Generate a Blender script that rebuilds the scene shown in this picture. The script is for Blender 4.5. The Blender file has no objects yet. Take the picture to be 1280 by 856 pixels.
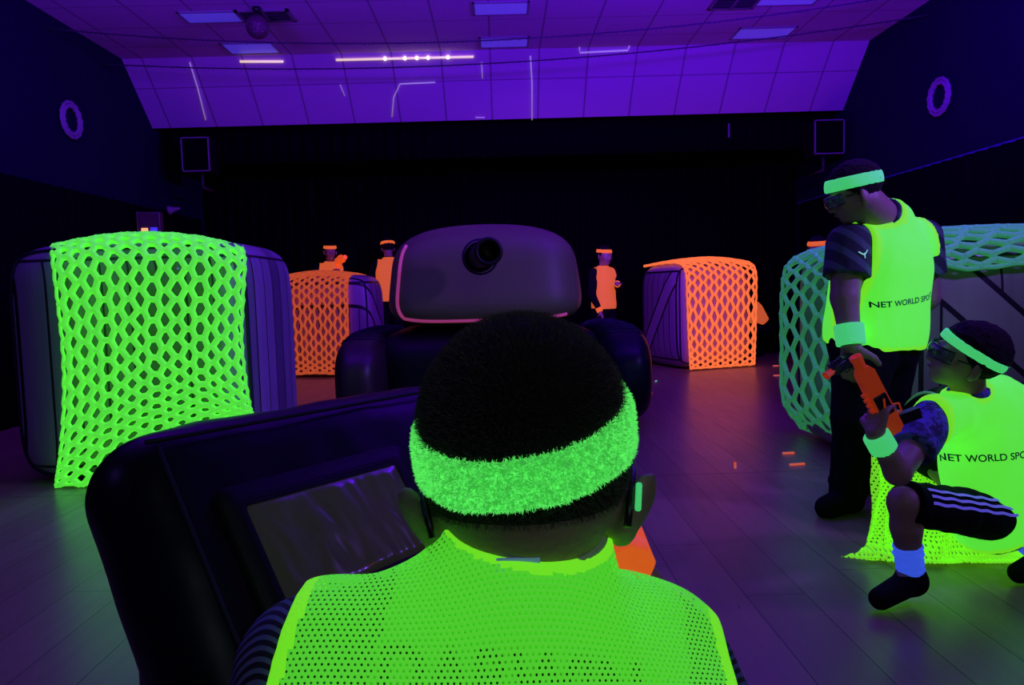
import bpy, bmesh, math, random
import numpy as np
from mathutils import Vector, Matrix, noise
from mathutils.bvhtree import BVHTree
random.seed(7); np.random.seed(7)
SC = bpy.context.scene; COL = SC.collection
R = math.radians
# ------------------------------------------------------------------ camera
CAMH = 1.0; F = 924.0
yaw, pitch, roll = R(0.87), R(4.1), R(1.7)
fw = Vector((math.sin(yaw)*math.cos(pitch), math.cos(yaw)*math.cos(pitch), -math.sin(pitch)))
r0 = fw.cross(Vector((0,0,1))).normalized(); u0 = r0.cross(fw).normalized()
rt = r0*math.cos(roll) - u0*math.sin(roll); up = u0*math.cos(roll) + r0*math.sin(roll)
cam = bpy.data.objects.new('camera', bpy.data.cameras.new('camera')); COL.objects.link(cam)
cam.matrix_world = Matrix(((rt.x,up.x,-fw.x,0),(rt.y,up.y,-fw.y,0),(rt.z,up.z,-fw.z,CAMH),(0,0,0,1)))
cam.data.lens = F/1280*36; cam.data.sensor_width = 36; cam.data.clip_start = 0.02
SC.camera = cam
SC.view_settings.view_transform = 'Standard'; SC.view_settings.look = 'None'
SC.view_settings.gamma = 1; SC.view_settings.exposure = 0; SC.view_settings.use_curve_mapping = False
CO = Vector((0,0,CAMH))
def ray(px, py): return (fw + rt*((px-640)/F) + up*((428-py)/F))
def at(px, py, Y): d = ray(px,py); return CO + d*(Y/d.y)
def atz(px, py, z): d = ray(px,py); return CO + d*((z-CAMH)/d.z)
def atx(px, py, x): d = ray(px,py); return CO + d*(x/d.x)
def V(*a): return Vector(a)
# ------------------------------------------------------------------ materials
def mat(name, col, rough=0.6, metal=0, emi=None, es=0, coat=0, spec=0.5, sheen=0, bump=0, bscale=100, alpha=1):
    m = bpy.data.materials.new(name); m.use_nodes = True
    b = m.node_tree.nodes['Principled BSDF']
    b.inputs['Base Color'].default_value = (*col,1); b.inputs['Roughness'].default_value = rough
    b.inputs['Metallic'].default_value = metal; b.inputs['Specular IOR Level'].default_value = spec
    b.inputs['Coat Weight'].default_value = coat; b.inputs['Coat Roughness'].default_value = 0.08
    b.inputs['Sheen Weight'].default_value = sheen
    if emi: b.inputs['Emission Color'].default_value = (*emi,1); b.inputs['Emission Strength'].default_value = es
    if bump:
        nt = m.node_tree; tc = nt.nodes.new('ShaderNodeTexCoord'); n = nt.nodes.new('ShaderNodeTexNoise')
        n.inputs['Scale'].default_value = bscale; n.inputs['Detail'].default_value = 3
        bp = nt.nodes.new('ShaderNodeBump'); bp.inputs['Strength'].default_value = bump; bp.inputs['Distance'].default_value = 0.01
        nt.links.new(tc.outputs['Object'], n.inputs['Vector']); nt.links.new(n.outputs['Fac'], bp.inputs['Height'])
        nt.links.new(bp.outputs['Normal'], b.inputs['Normal'])
    return m
class NT:
    """tiny helper for shader maths"""
    def __init__(s, m): s.nt = m.node_tree; s.b = s.nt.nodes['Principled BSDF']
    def n(s, t, **k):
        nd = s.nt.nodes.new(t)
        for a, v in k.items(): setattr(nd, a, v)
        return nd
    def put(s, sock, v):
        if isinstance(v, bpy.types.NodeSocket): s.nt.links.new(v, sock)
        elif v is not None: sock.default_value = v
    def m(s, op, a, b=None, c=None):
        nd = s.n('ShaderNodeMath', operation=op)
        for i, v in enumerate((a,b,c)): s.put(nd.inputs[i], v)
        return nd.outputs[0]
    def vm(s, op, a, b=None):
        nd = s.n('ShaderNodeVectorMath', operation=op); s.put(nd.inputs[0], a); s.put(nd.inputs[1], b)
        return nd.outputs['Value'] if op in ('LENGTH','DOT_PRODUCT') else nd.outputs[0]
    def obj(s): return s.n('ShaderNodeTexCoord').outputs['Object']
    def sep(s, v):
        nd = s.n('ShaderNodeSeparateXYZ'); s.put(nd.inputs[0], v); return nd.outputs
    def comb(s, x, y, z):
        nd = s.n('ShaderNodeCombineXYZ'); s.put(nd.inputs[0],x); s.put(nd.inputs[1],y); s.put(nd.inputs[2],z); return nd.outputs[0]
    def mix(s, f, a, b):
        nd = s.n('ShaderNodeMix', data_type='RGBA'); s.put(nd.inputs['Factor'], f)
        for k, v in (('A',a),('B',b)):
            sk = [i for i in nd.inputs if i.name==k and i.type=='RGBA'][0]
            s.put(sk, (*v,1) if isinstance(v, tuple) and len(v)==3 else v)
        return [o for o in nd.outputs if o.type=='RGBA'][0]
    def noise(s, v, scale, detail=3):
        nd = s.n('ShaderNodeTexNoise'); s.put(nd.inputs['Vector'], v); nd.inputs['Scale'].default_value = scale; nd.inputs['Detail'].default_value = detail
        return nd.outputs['Fac']
    def base(s, c): s.put(s.b.inputs['Base Color'], c)
    def bump(s, h, strength=0.5, dist=0.01):
        bp = s.n('ShaderNodeBump'); bp.inputs['Strength'].default_value = strength; bp.inputs['Distance'].default_value = dist
        s.put(bp.inputs['Height'], h); s.nt.links.new(bp.outputs['Normal'], s.b.inputs['Normal'])
    def grid(s, c, size, w, off=0.0):
        """1 on a line of half width w every size metres"""
        f = s.m('FRACT', s.m('DIVIDE', s.m('ADD', c, off+100*size), size))
        d = s.m('SUBTRACT', 0.5, s.m('ABSOLUTE', s.m('SUBTRACT', f, 0.5)))
        return s.m('LESS_THAN', d, w/size)

GREEN = (0.10, 1.0, 0.035); LIME = (0.20, 1.0, 0.03); MINT = (0.09, 0.9, 0.16); ORANGE = (1.0, 0.20, 0.045)
def fluo(name, base, glow, es, rough=0.8, bump=0, bscale=200):
    # fluorescent dye: under black light it really gives off light of its own colour
    return mat(name, base, rough, emi=glow, es=es, bump=bump, bscale=bscale, spec=0.2)
M = {}
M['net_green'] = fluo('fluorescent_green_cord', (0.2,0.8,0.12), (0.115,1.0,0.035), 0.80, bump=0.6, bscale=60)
M['net_green_shaded'] = fluo('less_lit_sea_green_cord', (0.16,0.6,0.3), (0.10,0.9,0.22), 0.17, bump=0.6, bscale=60)  # bluish green; weaker black light on this net put in as dimmer glow
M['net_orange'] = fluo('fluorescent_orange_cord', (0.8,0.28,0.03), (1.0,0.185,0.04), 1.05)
M['net_orange_shaded'] = fluo('less_lit_orange_cord', (0.8,0.25,0.02), (1.0,0.155,0.04), 0.44)  # the orange cord again, with less black light painted as lower glow
M['terry'] = fluo('green_terry', (0.16,0.55,0.16), (0.085,1.0,0.10), 0.36, 0.95, 1.0, 300)
M['terry_loop'] = fluo('green_terry_loop', (0.2,0.6,0.2), (0.15,1.0,0.17), 0.62, 0.95)  # loops brighter than the band below, shading between loops put into the glow
t_ = NT(M['terry_loop']); nz = t_.noise(t_.obj(), 220, 2); t_.put(t_.b.inputs['Emission Strength'], t_.m('ADD', 0.12, t_.m('MULTIPLY', nz, 0.75)))
M['terry_mint'] = fluo('mint_terry', (0.2,0.6,0.3), (0.08,0.9,0.22), 0.55, 0.95, 0.8, 250)
M['bib_lime'] = fluo('lime_bib', (0.15,0.8,0.10), (0.125,1.0,0.05), 0.70, bump=0.3, bscale=20)
M['bib_hem'] = fluo('lime_hem', (0.2,0.85,0.05), (0.21,1.0,0.02), 0.66, bump=0.3, bscale=300)
M['bib_orange'] = fluo('orange_bib', (0.8,0.25,0.03), (1.0,0.165,0.04), 0.48)
M['band_orange'] = fluo('orange_terry', (0.8,0.3,0.02), (1.0,0.16,0.03), 0.62)
M['blaster_orange'] = fluo('orange_plastic', (0.8,0.10,0.02), (1.0,0.09,0.015), 0.13, 0.4)
M['blaster_bright'] = fluo('bright_orange_plastic', (0.9,0.14,0.03), (1.0,0.11,0.015), 0.55, 0.4)
M['dart'] = fluo('orange_foam', (0.8,0.2,0.1), (1.0,0.18,0.09), 0.45)
M['dart_green'] = fluo('green_foam', (0.2,0.8,0.4), (0.2,0.9,0.4), 0.35)
M['white_glow'] = fluo('bluish_white_cotton', (0.22,0.35,0.8), (0.04,0.12,1.0), 0.55, bump=0.8, bscale=80)
M['stripe_glow'] = fluo('white_stripe', (0.6,0.6,0.9), (0.10,0.08,1.0), 0.28)
M['pink'] = fluo('pink_piping', (0.7,0.15,0.35), (0.9,0.10,0.25), 0.22)
M['skin'] = mat('brown_skin', (0.30,0.185,0.145), 0.5, bump=0.15, bscale=180)
M['skin_light'] = mat('light_brown_skin', (0.42,0.25,0.18), 0.5, bump=0.15, bscale=180)
M['hair'] = mat('black_hair', (0.012,0.009,0.009), 0.8, bump=1.0, bscale=220, spec=0.2)
M['hair_strand'] = mat('dark_hair_strand', (0.075,0.06,0.06), 0.7, spec=0.3)
M['black'] = mat('black_plastic', (0.008,0.008,0.01), 0.35)
M['black_cloth'] = mat('black_cloth', (0.006,0.006,0.008), 0.9, spec=0.1)
M['teal_cloth'] = mat('dark_teal_cloth', (0.02,0.06,0.06), 0.8)
M['navy_vinyl'] = mat('navy_vinyl', (0.004,0.004,0.014), 0.36, spec=0.14, coat=0.0, bump=0.3, bscale=6)
M['navy_seam'] = mat('navy_seam_tape', (0.014,0.012,0.035), 0.6, spec=0.2)
M['hull_vinyl'] = mat('black_green_vinyl', (0.003,0.004,0.006), 0.5, spec=0.2)
M['turret_vinyl'] = mat('olive_grey_vinyl', (0.16,0.18,0.075), 0.42, spec=0.3, bump=0.2, bscale=3)
M['track_vinyl'] = mat('brown_grey_vinyl', (0.03,0.018,0.02), 0.4)
M['grey_metal'] = mat('grey_metal', (0.5,0.5,0.55), 0.3, 1.0)
M['white'] = mat('white_plastic', (0.75,0.75,0.75), 0.4)
M['eye'] = mat('eye_white', (0.6,0.6,0.6), 0.2)
M['iris'] = mat('dark_iris', (0.02,0.012,0.01), 0.1)
M['lips'] = mat('lips', (0.25,0.09,0.08), 0.4)
M['white_shirt'] = mat('pale_jersey', (0.5,0.75,0.35), 0.8)
M['print'] = mat('black_print', (0.003,0.004,0.003), 0.7)
M['print_teal'] = mat('dark_print', (0.01,0.10,0.08), 0.7)
M['lens'] = mat('clear_goggle_lens', (0.25,0.45,0.33), 0.08, coat=0.5); M['lens'].node_tree.nodes['Principled BSDF'].inputs['Transmission Weight'].default_value = 0.85
M['label_blue'] = mat('pale_blue_label', (0.35,0.5,0.8), 0.6, emi=(0.2,0.4,0.9), es=0.12)

def stripes_mat():
    m = mat('navy_striped_jersey', (0.02,0.02,0.06), 0.7); t = NT(m); o = t.obj(); x,y,z = t.sep(o)[:3]
    w = t.m('ADD', t.m('MULTIPLY', z, 150.0), t.m('MULTIPLY', t.m('SINE', t.m('MULTIPLY', x, 70.0)), 2.2))
    w = t.m('ADD', w, t.m('MULTIPLY', y, 95.0))
    s = t.m('SINE', t.m('MULTIPLY', w, 6.3*1.25/1.6))
    f = t.m('GREATER_THAN', s, 0.1)
    t.base(t.mix(f, (0.008,0.008,0.02), (0.12,0.14,0.32))); return m
M['striped'] = stripes_mat()
def camo():
    m = mat('blue_camo_cloth', (0.05,0.05,0.2), 0.8); t = NT(m); o = t.obj()
    a = t.m('GREATER_THAN', t.noise(o, 22), 0.52); b = t.m('GREATER_THAN', t.noise(o, 45), 0.55)
    c = t.mix(a, (0.02,0.03,0.10), (0.10,0.11,0.45)); t.base(t.mix(b, c, (0.05,0.07,0.22))); return m
M['camo'] = camo()
def teal_pat():
    m = mat('teal_patterned_cloth', (0.02,0.06,0.06), 0.8); t = NT(m); o = t.obj(); x,y,z = t.sep(o)[:3]
    s = t.m('SINE', t.m('ADD', t.m('MULTIPLY', z, 70.0), t.m('MULTIPLY', x, 60.0)))
    t.base(t.mix(t.m('GREATER_THAN', s, 0.3), (0.008,0.025,0.025), (0.05,0.11,0.10))); return m
M['teal_pattern'] = teal_pat()
def mesh_fabric(name, spacing, hole, tilt, base, glow, es):
    """knitted mesh: hexagonal rows of small real openings"""
    m = fluo(name, base, glow, es); t = NT(m); o = t.obj(); x,y,z = t.sep(o)[:3]
    v = t.m('ADD', t.m('MULTIPLY', z, math.cos(tilt)), t.m('MULTIPLY', y, math.sin(tilt)))
    p = t.comb(t.m('ADD', x, 10.0), t.m('ADD', v, 10.0), 0.0)
    cell = (spacing, spacing*1.732, 1.0)
    def dist(q):
        f = t.vm('FRACTION', t.vm('DIVIDE', q, cell)); f = t.vm('SUBTRACT', f, (0.5,0.5,0.0))
        return t.vm('LENGTH', t.vm('MULTIPLY', f, (spacing, spacing*1.732, 0.0)))
    d = t.m('MINIMUM', dist(p), dist(t.vm('ADD', p, (spacing/2, spacing*0.866, 0.0))))
    hl = t.m('LESS_THAN', d, hole)
    t.put(t.b.inputs['Alpha'], t.m('SUBTRACT', 1.0, hl))
    t.bump(t.m('MINIMUM', d, spacing*0.45), 1.0, 0.8)
    return m
M['bib_mesh'] = mesh_fabric('lime_mesh_fabric', 0.0042, 0.00085, R(38), (0.16,0.8,0.12), (0.13,1.0,0.035), 0.52)
M['cover_mesh'] = mesh_fabric('lime_mesh_cover', 0.014, 0.0032, R(0), (0.25,0.85,0.05), (0.24,1.0,0.02), 0.55)

for nm in ('net_green','net_green_shaded','net_orange','net_orange_shaded'):
    t_ = NT(M[nm]); ec = tuple(t_.b.inputs['Emission Color'].default_value)[:3]; nz = t_.noise(t_.obj(), 14, 4)
    t_.put(t_.b.inputs['Emission Color'], t_.mix(t_.m('MULTIPLY', t_.m('GREATER_THAN', nz, 0.0), t_.m('MULTIPLY', nz, 0.9)), ec, (ec[0]*0.55, ec[1]*0.6, ec[2]*0.6+0.01)))
def planks(name, axis, pw, c1, c2, brace=None, half=None, hlines=None):
    m = mat(name, c1, 0.45, coat=0.15); t = NT(m); o = t.obj(); s = t.sep(o); x,y,z = s[0],s[1],s[2]
    a = t.m('ADD', x, y) if axis == 'xy' else s['xyz'.index(axis)]
    cellid = t.m('FLOOR', t.m('DIVIDE', a, pw))
    wn = t.n('ShaderNodeTexWhiteNoise', noise_dimensions='1D'); t.put(wn.inputs['W'], cellid)
    grain = t.noise(t.vm('MULTIPLY', o, (25.0,25.0,1.2)), 1.0, 5)
    c = t.mix(t.m('MULTIPLY', wn.outputs['Value'], 0.9), c1, c2)
    c = t.mix(t.m('MULTIPLY', grain, 0.5), c, tuple(v*0.35 for v in c1))
    ln = t.grid(a, pw, 0.006)
    if hlines: ln = t.m('MAXIMUM', t.m('MULTIPLY', ln, t.m('LESS_THAN', t.m('ABSOLUTE', z), hlines)), t.m('LESS_THAN', t.m('ABSOLUTE', t.m('SUBTRACT', t.m('ABSOLUTE', z), hlines)), 0.008))
    if brace:
        hz, hx, W = brace; xa = {'x':x,'y':y}[half or 'x']
        inner = t.m('LESS_THAN', t.m('MAXIMUM', t.m('SUBTRACT', t.m('ABSOLUTE', xa), hx), t.m('SUBTRACT', t.m('ABSOLUTE', z), hz)), 0.0)
        edge = t.m('LESS_THAN', t.m('ABSOLUTE', t.m('MAXIMUM', t.m('SUBTRACT', t.m('ABSOLUTE', xa), hx), t.m('SUBTRACT', t.m('ABSOLUTE', z), hz))), 0.011)
        L = math.hypot(hz,hx)
        dd = t.m('ABSOLUTE', t.m('ADD', t.m('MULTIPLY', xa, hz/L), t.m('MULTIPLY', z, hx/L)))
        dl = t.m('MULTIPLY', t.m('LESS_THAN', t.m('ABSOLUTE', t.m('SUBTRACT', dd, W)), 0.013), inner)
        onb = t.m('MAXIMUM', t.m('LESS_THAN', dd, W), t.m('SUBTRACT', 1.0, inner))
        ln = t.m('MULTIPLY', ln, t.m('SUBTRACT', 1.0, onb))
        c = t.mix(t.m('MULTIPLY', onb, 0.55), c, c2)
        ln = t.m('MAXIMUM', ln, t.m('MAXIMUM', edge, dl))
    t.base(t.mix(ln, c, (0.006,0.005,0.008))); return m

# ------------------------------------------------------------------ object helpers
def link(name, me, m=None, parent=None, smooth=True):
    o = bpy.data.objects.new(name, me); COL.objects.link(o)
    if m is not None:
        for k in (m if isinstance(m,(list,tuple)) else [m]): me.materials.append(M[k] if isinstance(k,str) else k)
    if smooth and len(me.polygons): me.polygons.foreach_set('use_smooth', [True]*len(me.polygons))
    if parent:
        o.parent = parent; o.matrix_parent_inverse = Matrix.Identity(4)
    return o
def tag(o, label=None, cat=None, group=None, kind=None):
    if label: o['label'] = label
    if cat: o['category'] = cat
    if group: o['group'] = group
    if kind: o['kind'] = kind
    return o
def empty(name, loc=(0,0,0), rz=0, label=None, cat=None, group=None):
    o = bpy.data.objects.new(name, None); COL.objects.link(o); o.location = loc; o.rotation_euler = (0,0,rz)
    o.empty_display_size = 0.1
    return tag(o, label, cat, group)
def mesh(name, vs, fs, m=None, parent=None, smooth=True, loc=None):
    me = bpy.data.meshes.new(name); me.from_pydata([tuple(v) for v in vs], [], fs); me.validate(); me.update()
    o = link(name, me, m, parent, smooth)
    if loc is not None: o.location = loc
    return o
class MB:
    """collects shapes of ONE part"""
    def __init__(s): s.v = []; s.f = []
    def add(s, vs, fs):
        k = len(s.v); s.v += [Vector(v) for v in vs]; s.f += [tuple(i+k for i in f) for f in fs]; return s
    def box(s, c, d, rot=None, bev=0.0):
        bm = bmesh.new(); bmesh.ops.create_cube(bm, size=1)
        for v in bm.verts: v.co = Vector((v.co.x*d[0], v.co.y*d[1], v.co.z*d[2]))
        if bev: bmesh.ops.bevel(bm, geom=list(bm.edges), offset=bev, segments=3, profile=0.5, affect='EDGES')
        Rm = rot or Matrix.Identity(3); bm.verts.index_update()
        s.add([Vector(c)+Rm@v.co for v in bm.verts], [[v.index for v in f.verts] for f in bm.faces]); bm.free(); return s
    def tube(s, pts, r, n=8, closed=False, caps=True):
        pts = [Vector(p) for p in pts]; N = len(pts); rr = r if isinstance(r,(list,tuple)) else [r]*N
        vs = []; prev = None
        for i, p in enumerate(pts):
            a = pts[(i-1)%N] if (closed or i>0) else p; b = pts[(i+1)%N] if (closed or i<N-1) else p
            t = (b-a).normalized() if (b-a).length>1e-9 else Vector((0,0,1))
            if prev is None: prev = t.orthogonal().normalized()
            nrm = (prev - t*prev.dot(t));
            nrm = nrm.normalized() if nrm.length>1e-6 else t.orthogonal().normalized(); prev = nrm
            bi = t.cross(nrm)
            for k in range(n):
                an = 2*math.pi*k/n; vs.append(p + (nrm*math.cos(an)+bi*math.sin(an))*rr[i])
        fs = []
        for i in range(N if closed else N-1):
            j = (i+1)%N
            for k in range(n): fs.append((i*n+k, i*n+(k+1)%n, j*n+(k+1)%n, j*n+k))
        if caps and not closed: fs.append(tuple(range(n-1,-1,-1))); fs.append(tuple((N-1)*n+k for k in range(n)))
        return s.add(vs, fs)
    def lathe(s, prof, c=(0,0,0), axis=Vector((0,0,1)), n=24):
        ax = Vector(axis).normalized(); a = ax.orthogonal().normalized(); b = ax.cross(a); vs = []; fs = []
        for (r, h) in prof:
            for k in range(n):
                an = 2*math.pi*k/n; vs.append(Vector(c)+ax*h+(a*math.cos(an)+b*math.sin(an))*r)
        for i in range(len(prof)-1):
            for k in range(n): fs.append((i*n+k, i*n+(k+1)%n, (i+1)*n+(k+1)%n, (i+1)*n+k))
        return s.add(vs, fs)
    def prism(s, poly, y0, y1, T=None):
        """poly in x,z extruded along y"""
        n = len(poly); vs = [Vector((p[0],y0,p[1])) for p in poly]+[Vector((p[0],y1,p[1])) for p in poly]
        fs = [tuple(range(n)), tuple(range(2*n-1,n-1,-1))]+[(i,i+n,(i+1)%n+n,(i+1)%n) for i in range(n)]
        if T is not None: vs = [T@v for v in vs]
        return s.add(vs, fs)
    def build(s, name, m, parent=None, smooth=True, auto=None):
        o = mesh(name, s.v, s.f, m, parent, smooth)
        bm = bmesh.new(); bm.from_mesh(o.data); bmesh.ops.recalc_face_normals(bm, faces=bm.faces)
        if auto:
            for e in bm.edges:
                if len(e.link_faces)==2 and e.calc_face_angle(0)>auto: e.smooth = False
        bm.to_mesh(o.data); bm.free()
        return o
def S(o, *a, **k): return tag(o, kind='structure')
# superellipsoid inflated box; returns surface mapper and mesh
def sup(size, n=6.0, taper=None):
    hx,hy,hz = size[0]/2,size[1]/2,size[2]/2
    def f(x,y,z):
        k = (abs(x)**n+abs(y)**n+abs(z)**n)**(-1/n)
        p = Vector((x*k*hx, y*k*hy, z*k*hz))
        if taper:
            q = p.z/hz; p.x *= 1+taper[0]*q; p.y *= 1+taper[1]*q
        return p
    return f
def supmesh(name, f, m, parent=None, seg=28, loc=(0,0,0)):
    bm = bmesh.new(); bmesh.ops.create_cube(bm, size=2)
    bmesh.ops.subdivide_edges(bm, edges=list(bm.edges), cuts=seg, use_grid_fill=True)
    for v in bm.verts:
        # spread points toward corners for even rounding
        g = [math.tan(c*math.pi/4*0.96)/math.tan(math.pi/4*0.96) if abs(c)<1 else c for c in v.co]
        v.co = f(*g)
    me = bpy.data.meshes.new(name); bm.to_mesh(me); bm.free()
    o = link(name, me, m, parent); o.location = loc; return o

# ------------------------------------------------------------------ signed distance bodies
class G:
    """smooth union of rounded cones and ellipsoids, polygonised to one continuous surface"""
    def __init__(s, k=0.02): s.pr = []; s.k = k; s.cut = []
    def cone(s, a, b, ra, rb, k=None, clips=(), off=0): s.pr.append(('c',Vector(a),Vector(b),ra+off,rb+off,k,list(clips))); return s
    def ell(s, c, r, Rm=None, k=None, clips=(), off=0): s.pr.append(('e',Vector(c),Vector(r)+Vector((off,)*3),Rm or Matrix.Identity(3),None,k,list(clips))); return s
    def rbox(s, c, h, rad, Rm=None, k=None, clips=()): s.pr.append(('b',Vector(c),Vector(h),Rm or Matrix.Identity(3),rad,k,list(clips))); return s
    def clip(s, p, n): s.cut.append((Vector(p),Vector(n).normalized())); return s
    def hole(s, a, b, r): s.cut.append((Vector(a),Vector(b),r)); return s
    def ext(s, q): s.pr += q; return s
    def mesh(s, h):
        lo = np.full(3,1e9); hi = -lo; bbs = []
        for p in s.pr:
            if p[0]=='c':
                r = max(p[3],p[4]); a,b = np.array(p[1]),np.array(p[2]); l = np.minimum(a,b)-r; u = np.maximum(a,b)+r
            else:
                r = max(p[2])*(1.75 if p[0]=='b' else 1) + (p[4] or 0); c = np.array(p[1]); l = c-r; u = c+r
            bbs.append((l,u)); lo = np.minimum(lo,l); hi = np.maximum(hi,u)
        pad = 0.03+h*3; lo -= pad; hi += pad; n = np.ceil((hi-lo)/h).astype(int)+1
        D = np.full(n, 0.08, np.float32)
        for p,(l,u) in zip(s.pr,bbs):
            i0 = np.maximum(((l-pad-lo)/h).astype(int),0); i1 = np.minimum(((u+pad-lo)/h).astype(int)+2,n)
            ax = [lo[k]+h*np.arange(i0[k],i1[k]) for k in range(3)]
            X = np.stack(np.meshgrid(*ax,indexing='ij'),-1).astype(np.float32)
            if p[0]=='c':
                a,b = np.array(p[1],np.float32),np.array(p[2],np.float32); ab = b-a
                t = np.clip(((X-a)@ab)/max(float(ab@ab),1e-9),0,1)
                d = np.linalg.norm(X-(a+t[...,None]*ab),axis=-1)-(p[3]+(p[4]-p[3])*t)
            elif p[0]=='e':
                Q = (X-np.array(p[1],np.float32))@np.array(p[3],np.float32); r = np.array(p[2],np.float32)
                k0 = np.linalg.norm(Q/r,axis=-1); k1 = np.linalg.norm(Q/(r*r),axis=-1)+1e-6; d = k0*(k0-1)/k1
                d = np.where(k0<0.05, -float(min(r)), d)
            else:
                Q = np.abs((X-np.array(p[1],np.float32))@np.array(p[3],np.float32))-(np.array(p[2],np.float32)-p[4])
                d = np.linalg.norm(np.maximum(Q,0),axis=-1)+np.minimum(Q.max(-1),0)-p[4]
            for (cp,cn) in p[6]: d = np.maximum(d,(X-np.array(cp,np.float32))@np.array(cn,np.float32))
            k = s.k if p[5] is None else p[5]
            sl = tuple(slice(i0[j],i1[j]) for j in range(3)); o = D[sl]
            hh = np.maximum(k-np.abs(o-d),0)/max(k,1e-6); D[sl] = np.minimum(o,d)-hh*hh*k*0.25
        if s.cut:
            ax = [lo[k]+h*np.arange(n[k]) for k in range(3)]
            X = np.stack(np.meshgrid(*ax,indexing='ij'),-1).astype(np.float32)
            for q in s.cut:
                if len(q)==2: D = np.maximum(D,(X-np.array(q[0],np.float32))@np.array(q[1],np.float32)); continue
                a,b = np.array(q[0],np.float32),np.array(q[1],np.float32); ab = b-a; t = np.clip(((X-a)@ab)/float(ab@ab),0,1)
                D = np.maximum(D, q[2]-np.linalg.norm(X-(a+t[...,None]*ab),axis=-1))
        ids = []; pos = []; quads = []
        nc = n-1
        for a in range(3):
            A = np.take(D,range(0,n[a]-1),a); B = np.take(D,range(1,n[a]),a)
            e = np.argwhere((A<0)!=(B<0))
            if not len(e): continue
            va = A[tuple(e.T)]; vb = B[tuple(e.T)]; t = va/(va-vb); P = e.astype(float); P[:,a] += t
            b,c = (a+1)%3,(a+2)%3; cells = []
            ok = (e[:,b]>0)&(e[:,c]>0)&(e[:,b]<nc[b])&(e[:,c]<nc[c])
            e = e[ok]; P = P[ok]; neg = (va<0)[ok]
            for (db,dc) in ((0,0),(-1,0),(-1,-1),(0,-1)):
                q = e.copy(); q[:,b] += db; q[:,c] += dc
                fl = (q[:,0]*nc[1]+q[:,1])*nc[2]+q[:,2]; cells.append(fl); ids.append(fl); pos.append(P)
            Q = np.stack(cells,1); Q[~neg] = Q[~neg][:,::-1]; quads.append(Q)
        ids = np.concatenate(ids); pos = np.concatenate(pos); Q = np.concatenate(quads)
        uq,inv = np.unique(ids,return_inverse=True); inv = inv.ravel(); cnt = np.bincount(inv)
        vs = np.stack([np.bincount(inv,pos[:,k])/cnt for k in range(3)],1)*h+lo
        fs = np.searchsorted(uq,Q)
        return vs, fs
    def build(s, name, m, parent=None, h=0.01, wob=0, wf=12, stretch=(1,1,0.35), relax=1, post=None):
        vs, fs = s.mesh(h)
        org = Vector(parent.matrix_world.translation) if parent else Vector((0,0,0))
        me = bpy.data.meshes.new(name)
        me.from_pydata([tuple(v) for v in vs], [], fs[:, ::-1].tolist() if False else fs.tolist()); me.update()
        if relax:
            bm = bmesh.new(); bm.from_mesh(me)
            for _ in range(relax): bmesh.ops.smooth_vert(bm, verts=bm.verts, factor=0.5, use_axis_x=True, use_axis_y=True, use_axis_z=True)
            bmesh.ops.recalc_face_normals(bm, faces=bm.faces); bm.to_mesh(me); bm.free()
        if wob:
            co = [v.co.copy() for v in me.vertices]; no = [v.normal.copy() for v in me.vertices]
            for v, c, nn in zip(me.vertices, co, no):
                q = Vector((c.x*stretch[0],c.y*stretch[1],c.z*stretch[2]))*wf
                v.co = c + nn*(noise.noise(q)*wob + noise.noise(q*2.3+Vector((5,1,2)))*wob*0.45)
        if post: post(me)
        o = link(name, me, m, None)
        if parent:
            for v in me.vertices: v.co -= PL(parent)
            o.parent = parent
        return o
def PL(parent):
    p = Vector((0,0,0)); q = parent
    while q: p += Vector(q.location); q = q.parent
    return p
def frame(fwd, roll=0.0, upv=Vector((0,0,1))):
    """columns right, forward, up"""
    f = Vector(fwd).normalized(); r = f.cross(upv).normalized(); u = r.cross(f)
    r2 = r*math.cos(roll)-u*math.sin(roll); u2 = u*math.cos(roll)+r*math.sin(roll)
    return Matrix((r2,f,u2)).transposed()

def head_skin(g, c, Rm, s=1.0, face=True, noears=False):
    c = Vector(c)
    def P(x,y,z): return c+Rm@(Vector((x,y,z))*s)
    g.ell(P(0,-0.012,0.028),Vector((0.076,0.095,0.082))*s,Rm,0.02)
    g.ell(P(0,0.030,-0.04),Vector((0.056,0.062,0.062))*s,Rm,0.03)
    g.ell(P(0,0.058,-0.088),Vector((0.028,0.024,0.020))*s,Rm,0.03)
    if face:
        g.cone(P(0,0.088,0.0),P(0,0.108,-0.033),0.007*s,0.011*s,0.012)
        for q in (-1,1):
            g.cone(P(q*0.007,0.098,-0.036),P(q*0.013,0.092,-0.036),0.008*s,0.006*s,0.008)
            g.ell(P(q*0.032,0.083,0.016),Vector((0.02,0.01,0.007))*s,Rm,0.012)
            g.ell(P(q*0.04,0.062,-0.03),Vector((0.02,0.02,0.018))*s,Rm,0.02)
        g.ell(P(0,0.092,-0.060),Vector((0.020,0.008,0.007))*s,Rm,0.008)
    if not noears:
        for q in (-1,1):
            Er = Rm@Matrix.Rotation(q*R(-28),3,'Z')
            g.ell(P(q*0.083,-0.012,-0.022),Vector((0.008,0.021,0.033))*s,Er,0.006)
            g.ell(P(q*0.078,-0.004,-0.045),Vector((0.008,0.012,0.014))*s,Er,0.006)
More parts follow.
